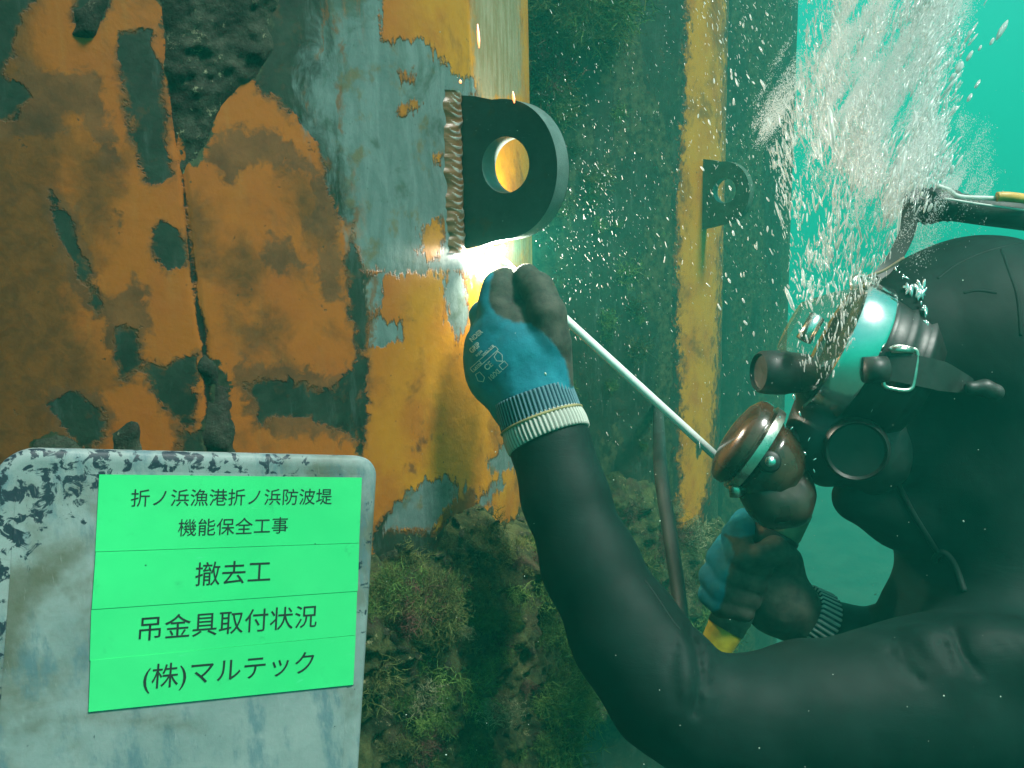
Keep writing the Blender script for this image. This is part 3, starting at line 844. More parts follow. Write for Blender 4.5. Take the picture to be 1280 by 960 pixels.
def tuft(px, py, kind, mat, size, objs, label, group, tilt=0.5):
    h = cast(px, py, objs)
    if h is None: return
    p, nn = h[0], h[1]
    if nn @ p > 0: nn = -nn
    key = (kind, mat)
    if key not in TSH:
        me = TM[kind].copy(); me.name = 'algae_tuft'; me.materials.append(M[mat]); TSH[key] = me
    o = link('algae_tuft', TSH[key])
    dirn = Vector(norm(nn + np.array([0, 0, tilt]) + rng.normal(0, 0.25, 3)))
    o.matrix_world = Matrix.Translation(Vector(p)) @ dirn.to_track_quat('Z', 'Y').to_matrix().to_4x4() @ Matrix.Rotation(rng.uniform(0, 6.28), 4, 'Z') @ Matrix.Scale(size, 4)
    tag(o, label, 'algae', group)
near = [pile1, gr]
for px, py, k, m, s in [(545,745,2,'algae_olive',1.5),(580,750,0,'algae_olive',1.2),(560,770,2,'algae_olive',1.6),(600,740,2,'algae_olive',1.3),(575,790,2,'algae_pale',1.0),(530,760,2,'algae_olive',1.2),(610,770,0,'algae_olive',0.9),(590,700,2,'algae_olive',1.2),(630,690,2,'algae_olive',1.3),(615,715,0,'algae_olive',0.9),(650,680,2,'algae_olive',1.2)]:
    tuft(px, py, k, m, s * 0.6, near, 'olive feathery tuft growing on the crust at the foot of the orange pile', 'olive tufts on the pile foot')
for i in range(70):
    px, py = rng.uniform(645, 775), rng.uniform(680, 955)
    if px < 690 + (py - 800) * 0.2 or px < 650: px += 25
    tuft(px, py, int(rng.integers(0, 3)), 'algae_green', rng.uniform(0.6, 1.3), near, 'soft green tuft hanging on the crust beside the near arm', 'green tufts beside the arm', -0.1)
for i in range(34):
    px, py = rng.uniform(480, 660), rng.uniform(655, 800)
    if py < 650 + abs(px - 590) * 0.5: py += 60
    tuft(px, py, int(rng.integers(0, 3)), 'algae_olive', rng.uniform(0.3, 0.65), near, 'yellow-green fluffy tuft on the upper ledge of the growth under the orange paint', 'fluffy tufts on the growth ledge', 0.3)
for i in range(60):
    px, py = rng.uniform(455, 690), rng.uniform(700, 960)
    m = ['algae_olive', 'algae_green', 'algae_red', 'algae_green', 'algae_pale'][int(rng.integers(0, 5))]
    if m == 'algae_pale' and rng.random() < 0.6: m = 'algae_olive'
    tuft(px, py, int(rng.integers(0, 3)), m, rng.uniform(0.35, 0.8), near, 'small ragged tuft in the dark growth beside the sign board', 'small tufts on the dark growth', -0.1)
for px, py, k, m, s in [(690,-5,1,'algae_olive',2.2),(720,8,1,'algae_olive',2.4),(748,12,1,'algae_green',2.2),(705,30,0,'algae_olive',2.2),(735,-15,1,'algae_olive',2.4),(770,0,1,'algae_green',2.0),(760,30,1,'algae_olive',1.5),(675,20,0,'algae_olive',2.2)]:
    tuft(px, py, k, m, s, [pile2, gr4], 'yellow-green branching tuft at the top of the second pile', 'tufts at the top of the second pile', -0.5)
for px, py, k, m, s in [(678,95,0,'algae_red',2.2),(690,110,2,'algae_olive',2.6),(685,80,2,'algae_red',2.4),(698,130,0,'algae_olive',1.8),(722,42,2,'algae_pale',1.6)]:
    tuft(px, py, k, m, s, [pile2, gr4], 'brownish tuft on the second pile beside the lug edge', 'brownish tufts beside the lug', -0.4)
for i in range(16):
    tuft(rng.uniform(765, 850), rng.uniform(615, 770), int(rng.integers(0, 4)), ['algae_pale', 'algae_olive', 'algae_red', 'algae_red'][i % 4], rng.uniform(0.8, 1.5), [pile2, gr4], 'pale and red bushy tuft on the second pile between the arm and the black cable', 'bushy tufts behind the arm')
for i in range(12):
    tuft(rng.uniform(850, 1000), rng.uniform(650, 800), int(rng.integers(0, 3)), ['algae_olive', 'algae_green', 'algae_pale'][i % 3], rng.uniform(1.4, 2.4), [pile2, gr4], 'hazy yellow-green tuft on the far pile behind the gripping hand', 'tufts behind the gripping hand')
for i in range(22):
    tuft(rng.uniform(690, 840), rng.uniform(60, 560), int(rng.integers(0, 3)), ['algae_green', 'algae_olive'][i % 2], rng.uniform(0.5, 1.0), [pile2, gr4], 'low mossy tuft on the bare dark face of the second pile', 'mossy tufts on the dark pile face')

# -- oyster shells on the crust
def shell_mesh(seed):
    r = np.random.default_rng(seed); V = [(0, 0, 0.006)]; n = 16; Fs = []
    for k, (rad, zz) in enumerate(((0.45, 0.005), (0.8, 0.002), (1.0, -0.001), (0.9, -0.004))):
        for j in range(n):
            a = 2 * math.pi * j / n; rr = 0.013 * rad * (1 + 0.22 * math.sin(2 * a + seed) + r.normal(0, 0.08))
            V.append((rr * math.cos(a) * 1.3, rr * math.sin(a), zz + r.normal(0, 0.0012)))
    for j in range(n): Fs.append((0, 1 + j, 1 + (j + 1) % n))
    for k in range(3):
        for j in range(n): Fs.append((1 + k * n + j, 1 + (k + 1) * n + j, 1 + (k + 1) * n + (j + 1) % n, 1 + k * n + (j + 1) % n))
    return mesh('oyster_shell', V, Fs)
M['shell'] = mat_growth('shell_rim', (0.025, 0.026, 0.016), (0.07, 0.07, 0.04), (0.45, 0.42, 0.26), 0.9)
SM = [shell_mesh(i) for i in range(5)]
for me in SM: me.materials.append(M['shell'])
spots = [(497,682),(507,690),(520,694),(535,697),(552,692),(570,655),(576,668),(585,640),(600,636),(612,640),(618,656),(622,672),(560,700),(575,705),(488,694),(478,698),(650,650),(655,668),(645,690),
         (480,790),(492,800),(505,812),(520,820),(488,830),(535,812),(512,840),(548,836),(530,855),(500,860),(560,830),(575,720),(640,880),(645,910),(632,920),(620,915),(665,812)]
for i, (px, py) in enumerate(spots):
    h = cast(px, py, near)
    if h is None: continue
    o = link('oyster_shell', SM[i % 5]); nn = h[1] if h[1] @ h[0] < 0 else -h[1]
    dr = Vector(norm(nn + rng.normal(0, 0.6, 3)))
    s = rng.uniform(0.22, 0.5)
    o.matrix_world = Matrix.Translation(Vector(h[0] + nn * 0.002)) @ dr.to_track_quat('Z', 'Y').to_matrix().to_4x4() @ Matrix.Rotation(rng.uniform(0, 6.28), 4, 'Z') @ Matrix.Diagonal((s, s, s * 0.45, 1))
    if py < 760: tag(o, 'pale oyster shell on the upper rim of the dark growth', 'shell', 'oyster shells on the growth rim')
    else: tag(o, 'small shell stuck in the dark growth right of the sign board', 'shell', 'shells in the dark growth')

# ------------------------------------------------------------------ lifting lugs
def lug(Wp, Nn, scale, label, with_weld, rise_d):
    T = norm(np.cross(np.array([0, 0, 1.0]), Nn)); T = T if T @ FW > 0 else -T      # away from the camera
    root = root_for('lifting_lug', label, 'lifting lug')
    H = np.array([0, 0, 1.0])
    out = [(-0.012, 0.081), (0.0, 0.0805), (0.02, 0.0775), (0.040, 0.0725)]
    cx, cz, rr = 0.044, 0.001, 0.0715
    for a in np.radians(np.linspace(86, -86, 40)): out.append((cx + 0.071 * math.cos(a) ** 0.9, cz + rr * math.sin(a)))
    out += [(0.040, -0.0715), (0.02, -0.0765), (0.0, -0.0800), (-0.012, -0.081)]
    out = np.array(out) * scale
    nh = 44; hc = np.array([0.0545, 0.006]) * scale; hr = 0.0285 * scale
    hole = np.array([(hc[0] + hr * math.cos(a), hc[1] + hr * math.sin(a)) for a in np.linspace(0, 2 * math.pi, nh, endpoint=False)])
    th = 0.027 * scale; ch = 0.0012
    import bmesh
    def loop3(pts, t, inset=0):
        c = pts.mean(0); q = pts
        return [Wp + Nn * u + H * v + T * t for u, v in q]
    # faces: bridge outline and hole with a triangulated fill
    from mathutils.geometry import tessellate_polygon
    tri = tessellate_polygon([[Vector((u, v, 0)) for u, v in out], [Vector((u, v, 0)) for u, v in hole]])
    V = []; Fs = []
    no = len(out)
    allp = np.concatenate([out, hole])
    for t in (0.0, th):
        V += [Wp + Nn * u + H * v + T * (t) for u, v in allp]
    m = no + nh
    for a, b, c in tri:
        Fs.append((a, b, c)); Fs.append((a + m, c + m, b + m))
    bm = bmesh.new()
    vs = [bm.verts.new(Vector(p)) for p in V]
    for f in Fs: bm.faces.new([vs[i] for i in f])
    bmesh.ops.recalc_face_normals(bm, faces=bm.faces)
    me = bpy.data.meshes.new('plate'); bm.to_mesh(me); bm.free()
    link('plate', me, M['lug'] if scale > 0.99 else M['lug_far'], root)
    # rims
    V, Fs = [], []
    for t in (0.0006, th - 0.0006): V += [Wp + Nn * (u) + H * (v) + T * t for u, v in out]
    for i in range(no - 1): Fs.append((i, i + 1, i + 1 + no, i + no))
    link('edge', mesh('edge', V, Fs), M['lug_edge'] if scale > 0.99 else M['lug_far'], root)
    V, Fs = [], []
    for t in (0.0, th): V += [Wp + Nn * u + H * v + T * t for u, v in hole]
    for i in range(nh): Fs.append((i, (i + 1) % nh, (i + 1) % nh + nh, i + nh))
    link('hole_wall', mesh('hole_wall', V, Fs), M['lug_edge'], root)
    if with_weld:
        # rippled fillet running down the joint, each ripple a raised crescent
        V, Fs, ridge = [], [], []
        zs = np.linspace(0.083, -0.083, 420); ns = 15
        ph = np.cumsum(0.5 + 0.9 * vnoise(np.stack([zs * 160, zs * 0, zs * 0], -1), 4)); ph = ph / ph[-1] * 23
        amp = 0.75 + 0.5 * vnoise(np.stack([zs * 90, zs * 0, zs * 0], -1), 9)
        for i, z in enumerate(zs):
            wob = 0.0012 * (vnoise(np.array([z * 200, 0.3, 0])) - 0.5) * 2
            for j in range(ns):
                s = j / (ns - 1); a = s * math.pi
                arc = 1.7 * math.sin(a) + 0.25 * math.sin(2 * a + 5 * vnoise(np.array([z * 60, 0, 1.0])))                     # crescents bow downwards
                rp = (ph[i] - arc) % 1.0
                rip = (1 - rp) ** 1.6
                r_ = 0.0080 * math.sin(a) ** 0.8 * (0.88 + 0.20 * rip * (amp[i] - 0.55)) + 0.0005 + 0.0030 * (fbm(np.array([[z * 110, s * 4, 4.0]]), 2, 6)[0] - 0.5)
                lat = -0.031 + 0.033 * s + wob * 2 + 0.005 * (vnoise(np.array([z * 75, 0.7, 2.0])) - 0.5) * (1 - s)
                # lateral runs along the pile face on the near side of the plate
                V.append(Wp + Nn * (r_ - 0.0015 - 0.9 * lat * lat) + T * (lat + 0.001) + H * z)
                ridge.append(rip * math.sin(a))
        for i in range(len(zs) - 1):
            for j in range(ns - 1): Fs.append((i * ns + j, (i + 1) * ns + j, (i + 1) * ns + j + 1, i * ns + j + 1))
        me = mesh('weld_bead', V, Fs); setattr_f(me, 'ridge', ridge)
        link('weld_bead', me, M['weld'], root)
    return root, T
lug1, T1 = lug(W1, N1, 1.0, 'dark D-shaped steel lug with one hole, being welded to the near orange pile', True, 0)
# second lug: same plate, farther along the wall
lug2, T2 = lug(W2 , N2, 0.98, 'hazy D-shaped lug on the second pile beside the yellow strip', False, 0)

# ------------------------------------------------------------------ arc, electrode and holder
ARC = W1 + N1 * 0.024 + np.array([0, 0, -0.0850]) + T1 * 0.022
ap = proj(ARC); print('arc at', ap)
ROD_END = P(982, 650, 0.985)
rod_dir = norm(ROD_END - ARC)
v, f_ = tube([ARC + rod_dir * 0.004, ARC + rod_dir * 0.012, ARC + rod_dir * 0.02, ROD_END], [0.0032, 0.0042, 0.0047, 0.0050], 14)
tag(link('welding_electrode', mesh('welding_electrode', v, f_), M['rod']), 'long white coated welding rod with its burning tip under the lug', 'welding rod')
gf = Field(0.0008); gf.cone(ARC, ARC + N1 * 0.010 + np.array([0, 0, 0.003]), 0.0062, 0.0045, 0.004); gf.cone(ARC, ARC + T1 * 0.006 + N1 * 0.004, 0.006, 0.005, 0.004); gf.cone(ARC + N1 * -0.006, ARC, 0.003, 0.005, 0.004)
v, f_ = gf.build(lambda p: (fbm(p * 300, 2, 3) - 0.5) * 0.003)
tag(link('welding_arc', mesh('welding_arc', v, f_), mat_emit('arc_glow', (1.0, 0.95, 0.86), 30.0)), 'blinding white arc at the rod tip under the lug corner', 'welding arc')
ld = bpy.data.lights.new('arc_light', 'POINT'); ld.energy = 2.6; ld.shadow_soft_size = 0.007; ld.color = (1.0, 0.90, 0.74)
lo = bpy.data.objects.new('arc_light', ld); COL.objects.link(lo); lo.location = W1 + N1 * 0.030 + np.array([0, 0, -0.078]) + T1 * 0.038
for (px, py, px2, py2, lab) in [(597, 30, 599, 60, 'glowing orange spark drifting high on the pile above the lug'), (641, 114, 643, 129, 'glowing orange spark just above the curved top of the lug'), (575, 100, 576, 104, 'faint tiny red spark above the weld bead')]:
    a, b = P(px, py, 0.88), P(px2, py2, 0.885)
    v, f_ = tube([a, (a * 2 + b) / 3, (a + 2 * b) / 3, b], [0.0004, 0.0012, 0.0014, 0.0005], 8)
    tag(link('spark', mesh('spark', v, f_), M.setdefault('spark', mat_emit('hot_slag', (1.0, 0.20, 0.05), 1.6))), lab, 'spark')

holder = root_for('electrode_holder', 'tan and grey electrode holder with yellow taped end gripped in the far hand', 'electrode holder')
H0, H1 = P(988, 632, 0.985), P(893, 812, 0.975)
hd = norm(H1 - H0); hl = np.linalg.norm(H1 - H0)
px_m = 0.98 / F
v, f_ = lathe(H0, hd, [(-0.01, 0.0), (-0.008, 0.018), (0.0, 0.026), (0.03, 0.027), (0.036, 0.0255)], 28); link('head', mesh('head', v, f_), M['handle'], holder)
v, f_ = lathe(H0, hd, [(0.034, 0.027), (0.036, 0.0275), (0.06, 0.027), (0.064, 0.024), (0.085, 0.022)], 28); link('collar', mesh('collar', v, f_), M['rubber'], holder)
v, f_ = lathe(H0, hd, [(0.08, 0.022), (0.12, 0.022), (0.155, 0.021), (hl - 0.028, 0.0195)], 28); link('grip', mesh('grip', v, f_), M['handle_grey'], holder)
prof = [(hl - 0.031, 0.0185)]
for i in range(9): prof += [(hl - 0.030 + i * 0.0046, 0.0205 - 0.0004 * i), (hl - 0.030 + i * 0.0046 + 0.0036, 0.0200 - 0.0004 * i)]
prof += [(hl + 0.012, 0.012)]
v, f_ = lathe(H0, hd, prof, 28); me = mesh('tape_wrap', v, f_); sharp(me, 30); link('tape_wrap', me, M['tape'], holder)
cp = spline([H1 + hd * 0.008, P(880,840,0.985), P(862,850,1.0), P(854,800,1.05), P(848,740,1.1), P(836,660,1.14), P(826,590,1.2), P(824,545,1.42), P(823,515,1.75), P(823,500,2.1)], 60)
v, f_ = tube(cp, np.linspace(0.0085, 0.0105, 60), 12)
tag(link('welding_cable', mesh('welding_cable', v, f_), M['cable']), 'dark slack cable hanging behind the near elbow in front of the second pile', 'cable')

# ------------------------------------------------------------------ diver
diver = root_for('person', 'diver in black wetsuit and full face mask reaching left with a blue glove, welding', 'person')
def S(px, py, d, rpx): return (P(px, py, d), rpx * d / F)
B = Field(0.0048)
arm = [S(680,528,0.893,42), S(688,556,0.886,46), S(706,620,0.868,50), S(738,706,0.845,57), S(785,795,0.82,66), S(836,866,0.80,72)]
B.chain(arm, 0.02)
B.chain([S(838,862,0.80,74), S(880,906,0.795,58)], 0.02)
B.chain([S(872,904,0.797,60), S(930,901,0.80,74), S(1010,891,0.81,83), S(1100,881,0.82,84), S(1180,873,0.84,86)], 0.02)
B.chain([S(1180,868,0.84,90), S(1270,870,0.87,108), S(1400,860,0.9,125)], 0.05)
# folds at the shoulder
B.chain([S(1158,812,0.80,30), S(1178,838,0.79,32)], 0.02); B.chain([S(1225,812,0.80,38), S(1290,824,0.80,46)], 0.025)
B.chain([S(1170,830,0.92,40), S(1215,790,0.92,42), S(1290,782,0.92,44)], 0.012)
# torso, neck
B.cone(*[x[0] for x in (S(1330,820,0.98,0), S(1420,1100,0.98,0))], 0.17, 0.18, 0.04)
B.cone(P(1205,600,0.95), P(1262,740,0.97), 0.085, 0.105, 0.05)
B.cone(P(1190,690,0.96), P(1152,775,0.98), 0.038, 0.038, 0.03)
B.cone(P(1152,775,0.98), P(1160,900,0.98), 0.042, 0.07, 0.03)
# hood
hax = np.stack([norm(RT * 0.94 - UP * 0.2), FW, norm(UP * 0.94 + RT * 0.2)])
B.ell(P(1226,452,0.95), hax, (0.138, 0.105, 0.135), 0.03)
B.cone(P(1130,440,0.93), P(1190,450,0.94), 0.078, 0.10, 0.04)
B.cone(P(1100,560,0.92), P(1190,560,0.95), 0.045, 0.08, 0.04)
B.cone(P(1072,622,0.92), P(1135,640,0.93), 0.026, 0.036, 0.012)
B.cone(P(1135,640,0.93), P(1190,650,0.95), 0.036, 0.05, 0.03)
# far arm
B.chain([S(1005,772,1.0,30), S(1050,790,1.01,32), S(1110,800,1.03,38), S(1200,830,1.06,52), S(1300,860,1.05,75), S(1400,830,1.02,100)], 0.02)
bend = P(868, 815, 0.76)
def body_detail(p):
    q = proj(p); x, y = q[:, 0], q[:, 1]
    # elbow crease and compression folds
    r = np.zeros(len(p))
    def crease(pts, w_, dep):
        s = line_sd(x, y, pts, [0] * len(pts)); return dep * np.exp(-(s / w_) ** 2)
    r += crease([(862, 790), (872, 815), (876, 850), (868, 890)], 6, 0.0065) + crease([(846, 800), (838, 838), (846, 880)], 5, 0.003) + crease([(892, 828), (888, 862)], 5, 0.003) - crease([(850, 795), (858, 830), (856, 870)], 10, 0.0018)
    r += crease([(1112, 815), (1130, 838), (1150, 850)], 4, 0.0040) + crease([(1124, 808), (1140, 836)], 3.5, 0.003) + crease([(1195, 790), (1206, 822), (1222, 842)], 5, 0.005)
    r += crease([(1140, 806), (1154, 826)], 3.5, 0.0024) + crease([(1176, 800), (1190, 832)], 4, 0.003) + crease([(1240, 800), (1262, 818)], 4, 0.0016) + crease([(1255, 795), (1280, 815)], 4, 0.0018)
    r += crease([(820, 738), (846, 772)], 4, 0.0014)
    r += (fbm(p * np.array([22, 22, 22]), 3, 8) - 0.5) * 0.004
    return r
v, f_ = B.build(body_detail); v = relax(v, f_, 1, 0.4)
body_me = mesh('body', v, f_); body = link('body', body_me, M['neo'], diver)
bpy.context.view_layer.update()
print('body verts', len(v))

def on_body(px, py, off=0.0):
    h = cast(px, py, [body])
    if h is None: return None
    nn = h[1] if h[1] @ h[0] < 0 else -h[1]
    return h[0] + nn * off
def seam_line(pts, r=0.0022, off=-0.0014, n=30):
    q = [on_body(*p, off) for p in spline([(a, b, 0) for a, b in pts], n)[:, :2]]
    q = [x for x in q if x is not None]
    if len(q) > 3:
        v, f_ = tube(q, r, 8); link('seam', mesh('seam', v, f_), M['neo'], body)
seam_line([(1172, 348), (1196, 330), (1232, 314), (1276, 303)])
seam_line([(1252, 312), (1262, 340), (1272, 372), (1276, 420)])
seam_line([(806, 724), (822, 746), (842, 776), (852, 788)])
seam_line([(1205, 366), (1222, 363), (1246, 366)])
seam_line([(1120, 600), (1140, 640), (1165, 680), (1180, 700)], 0.003, 0.0)
seam_line([(1205, 740), (1192, 705), (1178, 690), (1168, 700)], 0.004, 0.0)

# -- gloves
def ribbed(c0, c1, r0, r1, nrib, amp, n=240, m=10, belly=0.0):
    ax = c1 - c0; L = np.linalg.norm(ax); ax = ax / L
    a = norm(np.cross(ax, FW)); b = np.cross(ax, a)
    V, Fs, rib = [], [], []
    prof = [(0.0, -0.004)] + [(t, 0) for t in np.linspace(0, 1, m)] + [(1.0, -0.004)]
    for (t, dr) in prof:
        for j in range(n):
            an = 2 * math.pi * j / n; rb = 0.5 + 0.5 * math.cos(nrib * an)
            rr = r0 + (r1 - r0) * t + dr + amp * rb + belly * math.sin(math.pi * t)
            V.append(c0 + ax * (t * L) + rr * (a * math.cos(an) + b * math.sin(an))); rib.append(rb)
    for i in range(len(prof) - 1):
        for j in range(n): Fs.append((i * n + j, i * n + (j + 1) % n, (i + 1) * n + (j + 1) % n, (i + 1) * n + j))
    me = mesh('cuff', V, Fs); setattr_f(me, 'rib', rib); return me

COAT1 = [(560,330),(598,392),(612,372),(607,395),(640,398),(668,404),(690,425),(708,452),(713,482),(760,470),(760,300),(600,300),(616,352),(608,372)]
COAT1 = [(613,352),(611,378),(620,392),(640,402),(664,405),(688,424),(706,450),(714,484),(760,470),(760,300),(630,300)]
g = Field(0.0021)
D0 = 0.892
g.chain([S(675,520,D0,40), S(668,490,D0+0.003,41)], 0.012)
g.chain([S(684,484,D0,26), S(675,440,D0,32), S(650,402,D0+0.006,27)], 0.016)     # index / thumb side of the back of the hand
g.chain([S(672,500,D0+0.003,38), S(640,440,D0+0.008,34), S(622,412,D0+0.012,26)], 0.018)
g.chain([S(655,505,D0+0.008,32), S(622,456,D0+0.016,30), S(606,428,D0+0.02,23)], 0.018)
g.chain([S(645,508,D0+0.014,26), S(616,474,D0+0.026,25), S(604,452,D0+0.03,20)], 0.018)
# index finger
g.chain([S(630,405,D0+0.008,24), S(619,380,D0+0.012,19), S(622,358,D0+0.012,16), S(632,347,D0+0.016,13)], 0.010)
g.chain([S(636,392,D0+0.006,15), S(640,372,D0+0.010,14), S(632,356,D0+0.014,12)], 0.004)
# middle, ring, little finger closed behind the rod
g.chain([S(616,412,D0+0.02,20), S(606,394,D0+0.038,18), S(625,374,D0+0.052,16), S(655,372,D0+0.055,14)], 0.006)
g.chain([S(606,430,D0+0.026,19), S(606,415,D0+0.050,17), S(630,398,D0+0.064,15), S(660,400,D0+0.06,14)], 0.006)
g.chain([S(604,452,D0+0.034,17), S(612,440,D0+0.055,15), S(640,425,D0+0.066,13), S(662,425,D0+0.06,12)], 0.006)
# thumb
g.chain([S(685,470,D0-0.002,27), S(688,428,D0-0.010,26), S(684,392,D0-0.014,23), S(672,362,D0-0.004,21), S(659,347,D0+0.006,17)], 0.004)
g.chain([S(686,466,D0,24), S(680,420,D0+0.02,26), S(660,410,D0+0.035,22)], 0.014)
v, f_ = g.build(lambda p: (fbm(p * 60, 3, 12) - 0.5) * 0.0028 + 0.0016 * np.exp(-(line_sd(proj(p)[:, 0], proj(p)[:, 1], [(640, 366), (648, 384), (657, 398)], [0, 0, 0]) / 4) ** 2))
v = relax(v, f_, 2, 0.4)
me = mesh('glove', v, f_)
q = proj(v); nr = np.zeros((len(me.vertices), 3)); me.vertices.foreach_get('co', nr.ravel())
vn = np.array([p.vector for p in me.vertex_normals]); 
back = np.einsum('ij,ij->i', vn, v / np.linalg.norm(v, axis=1)[:, None])
coat = poly_sd(q[:, 0], q[:, 1], COAT1)
coat = np.where(back > 0.15, -20, coat)
setattr_f(me, 'coat', coat)
glove1 = link('glove', me, M['glove'], diver)
bpy.context.view_layer.update()
ca, cb, cc = P(666,493,0.896), P(677,526,0.892), P(687,551,0.886)
link('cuff', ribbed(ca, cb, 0.0400, 0.0412, 58, 0.0017), M['cuff_blue'], glove1)
c2 = link('cuff', ribbed(cb, cc, 0.0405, 0.0415, 58, 0.0022, belly=0.0012), M['cuff_white'], glove1)
axc = norm(cc - ca); aa = norm(np.cross(axc, FW)); bb = np.cross(axc, aa)
ring = [cb + axc * 0.0 + 0.0428 * (aa * math.cos(t) + bb * math.sin(t)) for t in np.linspace(0, 2 * math.pi, 60, endpoint=False)]
v, f_ = tube(ring, 0.0015, 8, closed=True); link('stitching', mesh('stitching', v, f_), M['stitch'], glove1)

# far glove, a fist round the holder
FD = 0.965
g = Field(0.0018)
g.chain([S(1002,768,1.0,30), S(978,752,0.985,38), S(966,725,0.985,34)], 0.014)
g.chain([S(992,775,0.995,27), S(966,758,0.987,30)], 0.014)
g.chain([S(978,706,0.985,24), S(958,742,0.985,34)], 0.014)
for (a, b, c, d, r) in [((932,652),(921,670),(926,698),(950,710),19), ((912,680),(901,698),(914,719),(944,730),18), ((901,704),(891,721),(905,739),(937,749),17.5), ((896,729),(888,743),(902,756),(930,765),15)]:
    g.chain([S(*a, FD + 0.034, r * 0.9), S(*b, FD + 0.004, r), S(*c, FD - 0.016, r), S(*d, FD - 0.012, r * 0.85)], 0.0025)
g.chain([S(982,702,0.975,21), S(968,688,0.954,18), S(950,694,0.940,15)], 0.004)
v, f_ = g.build(lambda p: (fbm(p * 60, 3, 14) - 0.5) * 0.0022); v = relax(v, f_, 1, 0.4)
me = mesh('glove', v, f_); q = proj(v)
COATF = [(905,668),(925,672),(944,668),(950,640),(1030,640),(1030,830),(870,830),(884,770),(900,760),(906,742),(908,727),(912,708),(918,692),(914,680)]
setattr_f(me, 'coat', np.maximum(poly_sd(q[:, 0], q[:, 1], COATF), -20))
glove2 = link('glove', me, M['glove'], diver)
link('cuff', ribbed(P(1002,764,0.995), P(1022,776,1.003), 0.031, 0.034, 34, 0.0018), M['cuff_mix'], glove2)

# print on the back of the near glove
bvg = bvh(glove1)
_font_cache = {}
def text_mesh(s, bold=0.0, align='LEFT'):
    cu = bpy.data.curves.new('t', 'FONT'); cu.body = s; cu.size = 1.0; cu.align_x = align; cu.offset = bold; cu.resolution_u = 3
    o = bpy.data.objects.new('t', cu); COL.objects.link(o)
    dg = bpy.context.evaluated_depsgraph_get(); dg.update()
    me = bpy.data.meshes.new_from_object(o.evaluated_get(dg))
    bpy.data.objects.remove(o); bpy.data.curves.remove(cu)
    co = np.zeros(len(me.vertices) * 3); me.vertices.foreach_get('co', co)
    fs = [tuple(p.vertices) for p in me.polygons]; co = co.reshape(-1, 3)
    bpy.data.meshes.remove(me)
    return co, fs
def drape(co2, fs, name='print'):
    V = []
    for x, y in co2:
        h = bvg.ray_cast(Vector((0, 0, 0)), Vector(ray(x, y)))
        if h[0] is None: h = (Vector(P(x, y, 0.9)), Vector(-FW))
        nn = h[1] if h[1].dot(h[0]) < 0 else -h[1]
        V.append(np.array(h[0] + nn * 0.0007))
    return V, fs
U_ = norm(np.array([0.74, -0.67])); V_ = np.array([U_[1], -U_[0]])          # reading direction and up, in the photo
def place_text(s, x, y, width, hscale=1.0, bold=0.012):
    co, fs = text_mesh(s, bold); w_ = co[:, 0].max(); k = width / w_
    q = np.array([[x, y]]) + co[:, :1] * k * U_ + co[:, 1:2] * k * hscale * V_
    return drape(q, fs)
def strip(pts, wd):
    q = np.array(pts, float); V, Fs = [], []
    for a, b in zip(q[:-1], q[1:]):
        m = max(2, int(np.linalg.norm(b - a) / 4) + 1); nrm_ = norm(np.array([-(b - a)[1], (b - a)[0]])) * wd / 2
        o = len(V)
        for t in np.linspace(0, 1, m): V += [a + (b - a) * t - nrm_, a + (b - a) * t + nrm_]
        for i in range(m - 1): Fs.append((o + 2 * i, o + 2 * i + 1, o + 2 * i + 3, o + 2 * i + 2))
    return drape(V, Fs)
def L2(x, y, u, v): return np.array([x, y]) + u * U_ + v * V_
pr = [place_text('10/XL', 613.5, 476.5, 19, 1.15, 0.02), place_text('CE', 609, 463.5, 11, 1.1, 0.02), place_text('NDER', 590.5, 428, 19, 1.15, 0.03), place_text('GRIP', 590.5, 442, 15, 1.3, 0.03), place_text('aqua', 596.5, 446, 10, 1.0, 0.02),
      place_text('LATEX', 593.5, 463, 13, 0.9, 0.03), place_text('WG-318', 604.5, 446, 19, 0.9, 0.02)]
bx = (591.5, 464.5)
pr.append(strip([L2(*bx, 0, -1), L2(*bx, 42, -1), L2(*bx, 42, 5), L2(*bx, 0, 5), L2(*bx, 0, -1)], 0.7)); pr.append(strip([L2(*bx, 15, -1), L2(*bx, 15, 5)], 0.7))
sh = (618, 446)
pr.append(strip([L2(*sh, 0, 0), L2(*sh, 8, 2), L2(*sh, 9, -5), L2(*sh, 4, -11), L2(*sh, -1, -6), L2(*sh, 0, 0)], 0.8))
pr.append(strip([L2(624, 457, 0, 0), L2(624, 457, 9, 0), L2(624, 457, 9, -7), L2(624, 457, 0, -7), L2(624, 457, 0, 0)], 0.7))
pr.append(strip([L2(595, 468, 0, 0), L2(595, 468, 6, -1), L2(595, 468, 6, -10), L2(595, 468, 1, -13), L2(595, 468, -3, -8), L2(595, 468, 0, 0)], 0.8))
v, f_ = merge(pr); link('print', mesh('print', v, f_, False), M['print'], glove1)

